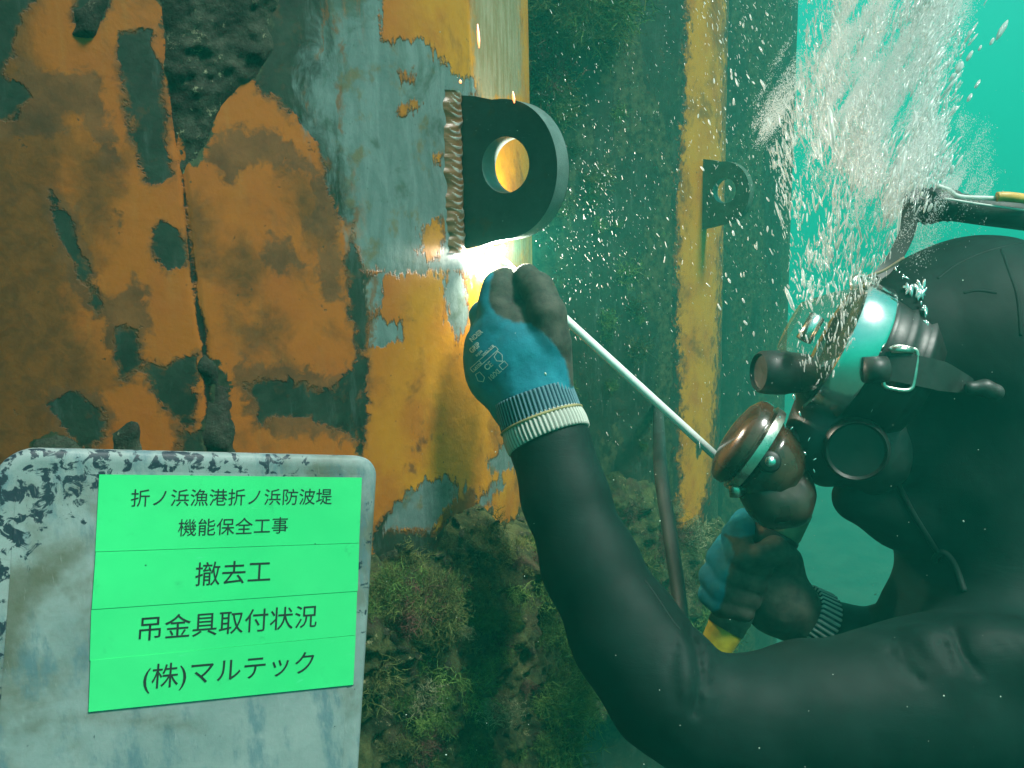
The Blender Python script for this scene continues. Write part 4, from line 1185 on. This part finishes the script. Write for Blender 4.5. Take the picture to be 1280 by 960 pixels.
# -- mask
MC = P(1046, 436, 0.905)                                       # centre of the metal rim
MA = norm(-RT * 0.86 + UP * 0.42 + FW * 0.11)                  # the way the mask looks
mask = link('mask', mesh('mask', *lathe(MC, MA, [(-0.085, 0.058), (-0.07, 0.068), (-0.066, 0.071), (-0.062, 0.068), (-0.05, 0.069), (-0.046, 0.072), (-0.042, 0.069), (-0.03, 0.0695), (-0.022, 0.0705)], 56)), M['rubber'], diver)
v, f_ = lathe(MC, MA, [(-0.024, 0.0655), (-0.024, 0.0745), (-0.021, 0.0765), (0.004, 0.0755), (0.0075, 0.0745), (0.0085, 0.071), (0.006, 0.0665), (-0.004, 0.0665)], 72)
me = mesh('rim', v, f_[:-2] if False else f_); sharp(me, 40); link('rim', me, M['steel'], mask)
v, f_ = lathe(MC, MA, [(0.003, 0.0665), (0.012, 0.064), (0.030, 0.050), (0.044, 0.037), (0.052, 0.029), (0.053, 0.0)], 56)
me = mesh('faceplate', v, f_); sharp(me, 40); link('faceplate', me, M['dome'], mask)
KC = P(985, 466, 0.90)
v, f_ = lathe(KC, norm(-RT * 0.97 + UP * 0.02 - FW * 0.2), [(-0.02, 0.020), (0.0, 0.0215), (0.004, 0.0225), (0.02, 0.0225), (0.030, 0.0215), (0.033, 0.019), (0.029, 0.017), (0.028, 0.0)], 40)
me = mesh('nose_knob', v, f_); sharp(me, 40); link('nose_knob', me, M['rubber'], mask)
v, f_ = lathe(P(1012, 412, 0.865), norm(RT * 0.5 + UP * 0.85), [(-0.013, 0.0), (-0.012, 0.0075), (0.015, 0.0075), (0.016, 0.0)], 20); link('vent_fitting', mesh('vent_fitting', v, f_), M['steel'], mask)
# lower mask shell
g = Field(0.0026)
g.chain([S(1012,532,0.905,22), S(1008,562,0.905,26), S(1030,585,0.905,22)], 0.014)
g.cone(P(1030,545,0.905), P(1085,560,0.915), 0.034, 0.050, 0.02); g.cone(P(1040,500,0.915), P(1090,500,0.925), 0.036, 0.05, 0.02)
v, f_ = g.build(lambda p: (fbm(p * 50, 3, 2) - 0.5) * 0.003); v = relax(v, f_, 2, 0.4)
link('mask_shell', mesh('mask_shell', v, f_), M['rubber'], mask)
VC = P(1070, 562, 0.862); VA = norm(-FW * 0.93 - RT * 0.3 - UP * 0.1)
v, f_ = lathe(VC, VA, [(-0.03, 0.031), (0.0, 0.0315), (0.006, 0.0305), (0.009, 0.028), (0.006, 0.0255), (0.005, 0.0)], 48); me = mesh('valve_cap', v, f_); sharp(me, 40); link('valve_cap', me, M['rubber'], mask)
# strap and buckle
def ribbon(ctr, wd, nrm_, th=0.0025):
    V, Fs = [], []
    ctr = np.asarray(ctr)
    for i in range(len(ctr)):
        t = norm(ctr[min(i + 1, len(ctr) - 1)] - ctr[max(i - 1, 0)]); s = norm(np.cross(t, nrm_)); w_ = wd[i] / 2
        for a, b in ((-1, 0), (1, 0), (1, 1), (-1, 1)): V.append(ctr[i] + s * w_ * a + nrm_ * th * b)
    for i in range(len(ctr) - 1):
        for j in range(4): Fs.append((i * 4 + j, i * 4 + (j + 1) % 4, (i + 1) * 4 + (j + 1) % 4, (i + 1) * 4 + j))
    Fs.append((0, 1, 2, 3)); Fs.append(tuple(len(ctr) * 4 - 4 + j for j in (3, 2, 1, 0)))
    return V, Fs
sp = [(1085, 462), (1112, 458), (1145, 464), (1172, 470), (1196, 478), (1210, 482)]
ctr = []
for a, b in sp:
    h = cast(a, b, [body, mask]); ctr.append(h[0] - FW * 0.004 if h is not None else P(a, b, 0.86))
ctr = spline(ctr, 24); 
me = mesh('strap', *ribbon(ctr, np.concatenate([np.full(14, 0.028), np.linspace(0.028, 0.012, 10)]), -norm(FW * 0.95 + RT * 0.1), 0.004)); sharp(me, 40)
strap_o = link('strap', me, M['strap'], mask)
def near_d(px, py): 
    h = on_body(px, py, 0.010); return h if h is not None else P(px, py, 0.86)
bk = [(1112, 437), (1122, 433), (1140, 436), (1146, 440), (1146, 452), (1142, 478), (1138, 486), (1128, 488), (1108, 484), (1104, 478)]
bd = min(h_[0] @ FW for h_ in [cast(*p, [body, mask]) for p in bk] if h_ is not None) - 0.006; print('buckle depth', bd)
v, f_ = tube(spline([P(*p, bd) for p in bk], 46), 0.0021, 10); link('buckle', mesh('buckle', v, f_), M['steel_dull'], mask)
v, f_ = tube([P(1114, 437, bd), P(1141, 438, bd - 0.001)], 0.0034, 12); link('buckle_bar', mesh('buckle_bar', v, f_), M['steel_dull'], mask)
v, f_ = lathe(P(1094, 462, bd + 0.004), norm(RT + UP * 0.05), [(-0.012, 0.0), (-0.011, 0.012), (0.010, 0.0125), (0.012, 0.0)], 20); link('strap_lug', mesh('strap_lug', v, f_), M['strap'], mask)
lp = near_d(1228, 482)
g = Field(0.0016); g.chain([(lp - RT * 0.014, 0.006), (lp, 0.0075), (lp + RT * 0.010 - UP * 0.004, 0.008)], 0.005); v, f_ = g.build(); link('strap_tab', mesh('strap_tab', v, f_), M['strap'], mask)

# -- regulator
reg = link('regulator', mesh('regulator', *lathe(P(950, 574, 0.895), norm(-RT * 0.83 + UP * 0.56 + FW * 0.14), [(-0.04, 0.022), (-0.03, 0.034), (-0.008, 0.042), (0.002, 0.043)], 48)), M['brown'], diver)
RA = norm(-RT * 0.83 + UP * 0.56 + FW * 0.14); RC = P(944, 562, 0.893)
v, f_ = lathe(RC, RA, [(-0.004, 0.041), (-0.004, 0.0475), (0.000, 0.0485), (0.005, 0.0485), (0.006, 0.0465), (0.008, 0.0440)], 60); me = mesh('clamp_ring', v, f_); sharp(me, 30); link('clamp_ring', me, M['steel_dull'], reg)
v, f_ = lathe(RC, RA, [(0.006, 0.0445), (0.009, 0.0445), (0.010, 0.0475), (0.018, 0.0475), (0.023, 0.044), (0.028, 0.034), (0.031, 0.018), (0.032, 0.0)], 60); me = mesh('cover', v, f_); sharp(me, 40); link('cover', me, M['brown'], reg)
v, f_ = lathe(P(919, 610, 0.88), norm(-UP + RT * 0.2), [(-0.008, 0.006), (0.008, 0.007), (0.010, 0.0)], 16); link('clamp_screw', mesh('clamp_screw', v, f_), M['steel_dull'], reg)
KC2 = P(962, 577, 0.852); KA = norm(-FW * 0.95 - RT * 0.15 + UP * 0.1)
v, f_ = lathe(KC2, KA, [(-0.02, 0.010), (0.0, 0.0105), (0.003, 0.0108), (0.005, 0.009), (0.0055, 0.0)], 24); k_o = link('adjuster_knob', mesh('adjuster_knob', v, f_), M['rubber'], reg)
v, f_ = lathe(KC2 + KA * 0.004, KA, [(0, 0.006), (0.003, 0.005), (0.004, 0.0)], 16); link('knob_jewel', mesh('knob_jewel', v, f_), M['steel'], k_o)
g = Field(0.0024)
g.chain([S(950,590,0.895,30), S(965,615,0.892,34), S(972,622,0.89,32)], 0.012)
g.chain([S(946,606,0.89,22), S(966,632,0.885,24), S(990,632,0.885,22), S(1000,618,0.888,18)], 0.012)
g.chain([S(985,590,0.9,24), S(995,605,0.895,20)], 0.01)
v, f_ = g.build(lambda p: (fbm(p * 70, 3, 6) - 0.5) * 0.0025); v = relax(v, f_, 2, 0.4)
link('exhaust_tee', mesh('exhaust_tee', v, f_), M['brown_dark'], reg)
v, f_ = tube(spline([P(968,562,0.9), P(985,556,0.9), P(1003,555,0.9)], 10), 0.019, 20); link('mouthpiece_joint', mesh('mouthpiece_joint', v, f_), M['rubber'], reg)

# -- air hose above the hood
hp = spline([P(1128,262,0.95), P(1150,258,0.95), P(1185,258,0.955), P(1230,264,0.965), P(1290,272,0.98), P(1400,290,1.05), P(1490,350,1.16), P(1540,520,1.24), P(1560,800,1.28), P(1570,1200,1.3)], 96)
rad = np.full(96, 0.0155)
rad[:22] = 0.0175 + 0.004 * (vnoise(np.stack([np.arange(22) * 0.7, np.zeros(22), np.zeros(22)], -1), 3) - 0.4); rad[0] = 0.008; rad[1] = 0.013
hose = root_for('air_hose', 'black air hose with ragged end and thin white line above the diver hood', 'hose')
v, f_ = tube(hp, rad, 24); v = np.array(v); sel = np.arange(len(v)) < 24 * 24
v[sel] += (np.stack([vnoise(v[sel] * 160, s_) for s_ in (1, 2, 3)], -1) - 0.5) * 0.008
link('sheath', mesh('sheath', v, f_), M['hose'], hose)
v, f_ = tube(spline([P(1170,232,0.93), P(1186,238,0.93), P(1200,246,0.93), P(1240,248,0.935), P(1290,252,0.95)], 30), 0.0026, 10); link('line', mesh('line', v, f_), M['white_line'], hose)
v, f_ = tube(spline([P(1180,248,0.925), P(1230,256,0.93), P(1300,265,0.95)], 20), 0.0013, 8); link('line', mesh('line', v, f_), M['white_line'], hose)
v, f_ = tube(spline([P(1246,246,0.932), P(1262,246,0.932), P(1292,250,0.945)], 12), 0.0052, 14); link('sleeve', mesh('sleeve', v, f_), M['yellow_float'], hose)
sb = ribbon(spline([P(1136,262,0.94), P(1135,285,0.935), P(1126,310,0.93), P(1112,332,0.925), P(1098,346,0.92)], 20), np.linspace(0.018, 0.012, 20), norm(-FW * 0.8 - RT * 0.5), 0.004)
me = mesh('head_strap', *sb); sharp(me, 40); link('head_strap', me, M['strap'], mask)
v, f_ = tube(spline([P(1090,352,0.91), P(1075,346,0.905), P(1066,352,0.90), P(1068,362,0.90)], 16), 0.0035, 10); link('cord_toggle', mesh('cord_toggle', v, f_), M['steel_dull'], mask)
v, f_ = tube(spline([P(1085,345,0.90), P(1105,338,0.90), P(1130,322,0.90)], 12), 0.0015, 8); link('cord', mesh('cord', v, f_), M['handle'], mask)

# ------------------------------------------------------------------ sign board
cpx = [(125, 593), (452, 597), (441, 855), (111, 890)]
rr_ = np.array([FW + RT * ((x - 640) / F) - UP * ((y - 480) / F) for x, y in cpx])
_, _, vt = np.linalg.svd(np.array([rr_[0], -rr_[1], rr_[2], -rr_[3]]).T)
dd = vt[-1] / vt[-1].mean() * 0.52
c4 = rr_ * dd[:, None]
BO = c4[3]; bx_ = norm(c4[2] - c4[3]); bn = norm(np.cross(bx_, c4[0] - c4[3])); 
if bn @ BO > 0: bn = -bn
by_ = np.cross(bn, bx_)
if by_ @ UP < 0: by_ = -by_
def board_uv(px, py):
    d = ray(px, py); t = (BO @ bn) / (d @ bn); p = d * t - BO; return p @ bx_, p @ by_
def board_pt(u, v_, h=0.0): return BO + bx_ * u + by_ * v_ + bn * h
board = root_for('sign_board', 'scuffed grey plastic board with green site labels held in the foreground', 'sign board')
u1, v1 = board_uv(466, 566); ub, vb = board_uv(450, 960); u0, v0 = board_uv(-8, 566)
u1 = max(u1, ub) - 0.0005; vtop = (v1 + v0) / 2; vbot = vtop - 0.34; rc = 0.013
outl = []
for cxx, cyy, a0 in ((u1 - rc, vtop - rc, 0), (u0 + rc * 1.6, vtop - rc * 1.6, 90), (u0 + rc, vbot + rc, 180), (u1 - rc, vbot + rc, 270)):
    r2 = rc * 1.6 if a0 == 90 else rc
    for a in np.radians(np.linspace(a0, a0 + 90, 12)): outl.append((cxx + r2 * math.cos(a), cyy + r2 * math.sin(a)))
outl = np.array(outl); cen = outl.mean(0)
def inset(d_):
    n_ = len(outl); o_ = []
    for i in range(n_):
        t = outl[(i + 1) % n_] - outl[i - 1]; nn = norm(np.array([t[1], -t[0]])); o_.append(outl[i] - nn * d_)
    return np.array(o_)
V, Fs = [], []; n_ = len(outl)
levels = [(0.0025, -0.012), (0.0, -0.0105), (0.0, -0.0022), (0.0022, -0.0002), (0.007, 0.0), (0.0105, -0.0006)]
for ins, hh in levels:
    for (a, b) in inset(ins): V.append(board_pt(a, b, hh))
for i in range(len(levels) - 1):
    for j in range(n_): Fs.append((i * n_ + j, i * n_ + (j + 1) % n_, (i + 1) * n_ + (j + 1) % n_, (i + 1) * n_ + j))
Fs.append(tuple(range(n_))[::-1])
# front sheet, gridded so the wear can vary over it
last = (len(levels) - 1) * n_
Fs.append(tuple(last + j for j in range(n_)))
def board_wear(q):
    return np.clip(np.maximum((745 - q[:, 1] - 0.55 * q[:, 0]) / 150, np.where(q[:, 1] < 604, 0.22, 0.0)), 0, 0.55)
me = mesh('panel', V, Fs); sharp(me, 50)
vv = np.array(V); pxs = proj(vv)
setattr_f(me, 'speck', board_wear(pxs)); setattr_f(me, 'stain', np.full(len(V), 80.0))
bo = link('panel', me, M['board'], board)
# wear film: a second thin face sheet with fine vertices
N = 60
gu, gv = np.meshgrid(np.linspace(u0 + 0.0115, u1 - 0.0115, N), np.linspace(vbot + 0.0115, vtop - 0.0115, N), indexing='ij')
Vf = np.array([board_pt(a, b, -0.0002) for a, b in zip(gu.ravel(), gv.ravel())]); idx = np.arange(N * N).reshape(N, N)
Fq = np.stack([idx[:-1, :-1], idx[1:, :-1], idx[1:, 1:], idx[:-1, 1:]], -1).reshape(-1, 4)
me = mesh('face_sheet', Vf, Fq); q = proj(Vf)
setattr_f(me, 'stain', union_sd(q[:, 0], q[:, 1], [[(-40,715),(40,705),(100,668),(122,664),(122,688),(70,722),(40,760),(20,840),(-40,860)],[(40,895),(120,888),(260,905),(260,915),(120,902),(40,915)]])); setattr_f(me, 'speck', board_wear(q)); link('face_sheet', me, M['board'], board)
rows = [((124, 593), (452, 597), (448.5, 679), (119, 690), 0.0006), ((119.5, 690), (448.5, 679), (446.5, 739), (114.5, 762), 0.0009), ((114, 762), (446, 739), (444, 794), (112, 826), 0.0006), ((113, 825), (444, 794), (441, 856), (110.5, 890), 0.0009)]
texts = [[('折ノ浜漁港折ノ浜防波堤', (163, 633), (414, 630)), ('機能保全工事', (222, 670), (359, 666))], [('撤去工', (243, 732), (337, 727))],
         [('吊金具取付状況', (173, 801), (395, 783))], [('(株)マルテック', (178, 862), (391, 841))]]
for rw, tx in zip(rows, texts):
    hh = rw[4]; uv = [np.array(board_uv(*p)) for p in rw[:4]]; uv[2] = uv[2] + (0, 0.0003); uv[3] = uv[3] + (0, 0.0003)
    V = [board_pt(a, b, hh) for a, b in uv] + [board_pt(a, b, 0.00005) for a, b in uv]
    st = link('sticker', mesh('sticker', V, [(3, 2, 1, 0), (0, 1, 5, 4), (1, 2, 6, 5), (2, 3, 7, 6), (3, 0, 4, 7)], False), M['sticker'], board)
    for s, a, b in tx:
        co, fs = text_mesh(s, 0.0)
        ua, ub_ = np.array(board_uv(*a)), np.array(board_uv(*b)); d2 = ub_ - ua; L = np.linalg.norm(d2); d2 /= L; n2 = np.array([-d2[1], d2[0]])
        x0, x1 = co[:, 0].min(), co[:, 0].max(); k = L / (x1 - x0); ymin = np.percentile(co[:, 1], 2)
        pts = [ua + d2 * ((x - x0) * k) + n2 * ((y - ymin) * k) for x, y in co[:, :2]]
        link('lettering', mesh('lettering', [board_pt(p[0], p[1], hh + 0.00025) for p in pts], fs, False), M['ink'], st)

# ------------------------------------------------------------------ bubbles
def ico():
    t = (1 + 5 ** 0.5) / 2
    v = np.array([(-1, t, 0), (1, t, 0), (-1, -t, 0), (1, -t, 0), (0, -1, t), (0, 1, t), (0, -1, -t), (0, 1, -t), (t, 0, -1), (t, 0, 1), (-t, 0, -1), (-t, 0, 1)], float); v /= np.linalg.norm(v[0])
    f = np.array([(0, 11, 5), (0, 5, 1), (0, 1, 7), (0, 7, 10), (0, 10, 11), (1, 5, 9), (5, 11, 4), (11, 10, 2), (10, 7, 6), (7, 1, 8), (3, 9, 4), (3, 4, 2), (3, 2, 6), (3, 6, 8), (3, 8, 9), (4, 9, 5), (2, 4, 11), (6, 2, 10), (8, 6, 7), (9, 8, 1)])
    return v, f
IV, IF = ico()
def cloud(name, pos, rad, length, dirs, mat):
    """many small stretched bubbles as one mesh"""
    n = len(pos)
    d = dirs / np.linalg.norm(dirs, axis=1)[:, None]
    a = np.cross(d, np.array([0.3, 1.0, 0.1])); a /= np.linalg.norm(a, axis=1)[:, None]; b = np.cross(d, a)
    V = pos[:, None, :] + rad[:, None, None] * (IV[None, :, 0:1] * a[:, None] + IV[None, :, 1:2] * b[:, None]) + length[:, None, None] * IV[None, :, 2:3] * d[:, None]
    Fs = (IF[None] + (np.arange(n) * 12)[:, None, None]).reshape(-1, 3)
    return link(name, mesh(name, V.reshape(-1, 3), Fs), mat)
PLUME = [[(1045,345),(1010,300),(985,240),(968,190),(985,120),(1000,60),(985,-60),(1000,-230),(1290,-230),(1250,-60),(1215,80),(1190,150),(1195,225),(1140,262),(1120,320),(1085,345)]]
CORE = [[(1050,140),(1080,60),(1060,-30),(1090,-230),(1230,-230),(1180,-60),(1150,60),(1130,130),(1170,200),(1165,240),(1120,235),(1090,200)],[(1085,110),(1060,180),(1010,150),(1040,100)],[(1130,225),(1175,205),(1190,235),(1140,260)]]
def sample(n, fn, box):
    out = []
    while len(out) < n:
        p = np.stack([rng.uniform(box[0], box[2], 20000), rng.uniform(box[1], box[3], 20000)], -1)
        k = rng.random(len(p)) < fn(p[:, 0], p[:, 1]); out += list(p[k])
    return np.array(out[:n])
def dens(x, y):
    s = union_sd(x, y, PLUME) + (fbm(np.stack([x / 40, y / 60, x * 0], -1), 3, 2) - 0.5) * 60
    c = union_sd(x, y, CORE)
    nz = fbm(np.stack([x / 22 + y / 60, y / 70, x * 0], -1), 3, 5)
    low = poly_sd(x, y, [(960, 200), (985, 330), (990, 440), (1012, 480), (1062, 470), (1075, 380), (1085, 330), (1060, 230)])
    up = np.clip((y + 230) / 190, 0, 1)
    return up * np.clip(0.12 * (s < 0) + 0.07 * (low < 0) + 0.75 * np.clip(1 - c / 40, 0, 1) * (s < 20), 0, 1) * np.clip((nz - 0.28) * 2.6, 0.05, 1)
def dirs_for(xy, jitter):
    lean = np.clip((xy[:, 0] - 1040) / 260, -0.35, 0.7) + rng.normal(0, jitter, len(xy))
    return RT[None] * lean[:, None] + UP[None] * 1.0 + FW[None] * rng.normal(0, jitter, len(xy))[:, None]
n1 = 21000
xy = sample(n1, dens, (940, -230, 1300, 490)); dp = rng.normal(1.0, 0.07, n1).clip(0.86, 1.2); dp = np.where(xy[:, 1] > 345, rng.uniform(0.80, 0.87, n1), dp)
pos = np.array([P(x, y, d) for (x, y), d in zip(xy, dp)])
r_ = np.exp(rng.normal(math.log(0.00042), 0.55, n1)); ln = r_ * rng.uniform(1.5, 13.0, n1)
tag(cloud('bubble_plume', pos, r_, ln, dirs_for(xy, 0.22), M['foam']), 'bright white plume of exhaled bubbles rising above the mask', 'bubbles', kind='stuff')
# the milky core: very many tiny bubbles
TV = np.array([(1, 1, 1), (1, -1, -1), (-1, 1, -1), (-1, -1, 1)], float) / 3 ** 0.5; TF = np.array([(0, 1, 2), (0, 3, 1), (0, 2, 3), (1, 3, 2)])
def dens_core(x, y):
    c = union_sd(x, y, CORE) + (fbm(np.stack([x / 30 + y / 50, y / 55, x * 0 + 4], -1), 3, 8) - 0.5) * 90
    nz = fbm(np.stack([x / 14 + y / 26, y / 60, x * 0 + 9], -1), 3, 15)
    return np.clip((y + 230) / 190, 0, 1) * np.clip(1 - c / 80, 0, 1) ** 2 * np.clip((nz - 0.3) * 3, 0.03, 1)
n4 = 300000
xy = sample(n4, dens_core, (940, -230, 1300, 350)); dp = rng.normal(0.98, 0.05, n4).clip(0.86, 1.15)
pos = FW[None] * dp[:, None] + RT[None] * ((xy[:, :1] - 640) * dp[:, None] / F) - UP[None] * ((xy[:, 1:] - 480) * dp[:, None] / F)
r_ = np.exp(rng.normal(math.log(0.00027), 0.3, n4))
V = pos[:, None, :] + r_[:, None, None] * (TV * np.array([1, 1, 2.2]))[None]
Fs = (TF[None] + (np.arange(n4) * 4)[:, None, None]).reshape(-1, 3)
tag(link('bubble_mist', mesh('bubble_mist', V.reshape(-1, 3), Fs, False), M['mist']), 'milky white mist of micro bubbles in the core of the plume', 'bubbles', kind='stuff')
# fine fizz left of the plume and round the arc
def dens2(x, y):
    a = np.exp(-((x - 935) / 75) ** 2) * np.clip((430 - y) / 380, 0.1, 1) * (x > 850)
    b = 0.7 * np.exp(-((x - 745) / 65) ** 2 - ((y - 270) / 120) ** 2)
    c = 1.6 * np.exp(-((x - 1030) / 42) ** 2 - ((y - 400) / 62) ** 2) * (x < 1075)
    e = 0.10 * (x > 680)
    return a * 0.6 + b + c + e
n2 = 3000
xy = sample(n2, dens2, (670, -20, 1150, 560)); dp = np.where(xy[:, 0] < 850, rng.uniform(0.9, 1.35, n2), rng.uniform(0.83, 1.3, n2))
pos = np.array([P(x, y, d) for (x, y), d in zip(xy, dp)])
r_ = np.exp(rng.normal(math.log(0.00021), 0.4, n2)); ln = r_ * rng.uniform(1.0, 10.0, n2)
tag(cloud('bubble_fizz', pos, r_, ln, dirs_for(xy, 0.3), M['foam']), 'fine fizz of tiny bubbles drifting between the lug and the plume', 'bubbles', kind='stuff')
# drifting flecks
n3 = 380
xy = np.stack([rng.uniform(480, 1280, n3), rng.uniform(0, 960, n3)], -1); dp = rng.uniform(0.35, 2.0, n3) ** 1.0
pos = np.array([P(x, y, d) for (x, y), d in zip(xy, dp)])
r_ = np.exp(rng.normal(math.log(0.00032), 0.4, n3)) * dp ** 0.5
tag(cloud('drifting_silt', pos, r_, r_ * rng.uniform(0.8, 2.2, n3), rng.normal(0, 1, (n3, 3)), M['snow']), 'pale specks of silt drifting in the water', 'silt', kind='stuff')
# larger single bubbles
def bub_mesh(seed):
    r = np.random.default_rng(seed)
    import bmesh
    bm = bmesh.new(); bmesh.ops.create_icosphere(bm, subdivisions=2, radius=1.0)
    for vtx in bm.verts:
        c = np.array(vtx.co); k = 1 + 0.5 * (fbm(c[None] * 1.6 + seed * 7, 2, seed)[0] - 0.5)
        vtx.co = Vector(c * k * np.array([1, 1, 2.6 + 0.7 * (seed % 3)]))
    me = bpy.data.meshes.new('bubble'); bm.to_mesh(me); bm.free()
    me.polygons.foreach_set('use_smooth', np.ones(len(me.polygons), bool)); me.materials.append(M['bubble']); return me
BM = [bub_mesh(i) for i in range(5)]
BA = []
for me in BM:
    m2 = me.copy(); m2.name = 'bubble'; m2.materials.clear(); m2.materials.append(M['air']); BA.append(m2)
def bubble(px, py, d, r, dirn, lab, grp, i, air=False):
    o = link('bubble', (BA if air else BM)[i % 5])
    o.matrix_world = Matrix.Translation(Vector(P(px, py, d))) @ Vector(dirn).to_track_quat('Z', 'Y').to_matrix().to_4x4() @ Matrix.Rotation(rng.uniform(0, 6), 4, 'Z') @ Matrix.Scale(r, 4)
    tag(o, lab, 'bubble', grp)
xy = sample(140, dens, (950, -20, 1260, 340)); dv = dirs_for(xy, 0.25)
for i, (x, y) in enumerate(xy): bubble(x, y, rng.uniform(0.86, 1.02), float(min(np.exp(rng.normal(math.log(0.0012), 0.5)), 0.0022)), dv[i], 'elongated silvery bubble rising in the white plume over the mask', 'larger bubbles in the plume', i)
for i, (x, y, r) in enumerate([(1200,85,.0026),(1212,70,.0022),(1252,38,.003),(1240,52,.0018),(1222,105,.0018),(1212,122,.002),(1180,180,.0016),(1200,200,.0015),(1225,60,.0014)]):
    bubble(x, y, 0.95, r, RT * 0.6 + UP, 'stray bubble at the right of the plume over open water', 'stray bubbles right of the plume', i)
xy = sample(60, lambda x, y: np.exp(-((x - 930) / 60) ** 2) * (y < 420), (850, 0, 1000, 420)); dv = dirs_for(xy, 0.25)
for i, (x, y) in enumerate(xy): bubble(x, y, rng.uniform(0.86, 1.1), rng.uniform(0.0007, 0.0013), dv[i], 'thin stray bubble left of the plume before the second pile', 'stray bubbles left of the plume', i)
# trapped air shimmering on the hood
zz = [(1122,332),(1130,346),(1134,358),(1140,366),(1148,360),(1154,366),(1152,376),(1156,386),(1158,396),(1157,408),(1160,418),(1163,430),(1165,444)]
for i, (x, y) in enumerate(zz):
    for k in range(5):
        xx, yy = x + rng.normal(0, 2.5), y + rng.normal(0, 4)
        h = on_body(xx, yy, 0.004); dd_ = h @ FW if h is not None else 0.88
        bubble(xx, yy, dd_, rng.uniform(0.0006, 0.0015) * (1.5 if 355 < y < 372 else 0.8), UP + RT * rng.normal(0, 0.8), 'bright blob of trapped air creeping up the black hood', 'trapped air on the hood', i + k, True)
for (x, y) in [(1000,520),(1012,550),(1018,575),(985,535),(975,520),(1008,565),(1016,590),(998,505),(1020,400),(1035,415),(1010,430),(1090,470),(1072,410)]:
    bubble(x + rng.normal(0, 3), y + rng.normal(0, 3), 0.862, rng.uniform(0.0006, 0.0014), UP + RT * rng.normal(0, 0.6), 'small bright bubble clinging to the mask and regulator', 'bubbles clinging to the mask', int(x), True)

# ------------------------------------------------------------------ the water itself
hz = NT('clear_green_water')
hz.n.remove(hz.b)
pv = hz.n.new('ShaderNodeVolumePrincipled')
pv.inputs['Color'].default_value = (*HAZE_COLOR, 1); pv.inputs['Density'].default_value = HAZE_DENSITY
pv.inputs['Absorption Color'].default_value = (*HAZE_ABS, 1); pv.inputs['Anisotropy'].default_value = 0.2
hz.l.new(pv.outputs['Volume'], hz.out.inputs['Volume'])
x0, x1, y0, y1, z0, z1 = -149, 149, -146, 152, -4.6, 7.0
V = [(x, y, z) for x in (x0, x1) for y in (y0, y1) for z in (z0, z1)]
Fs = [(0, 1, 3, 2), (4, 6, 7, 5), (0, 4, 5, 1), (2, 3, 7, 6), (0, 2, 6, 4), (1, 5, 7, 3)]
tag(link('haze', mesh('haze', V, Fs, False), hz.m), kind='stuff')
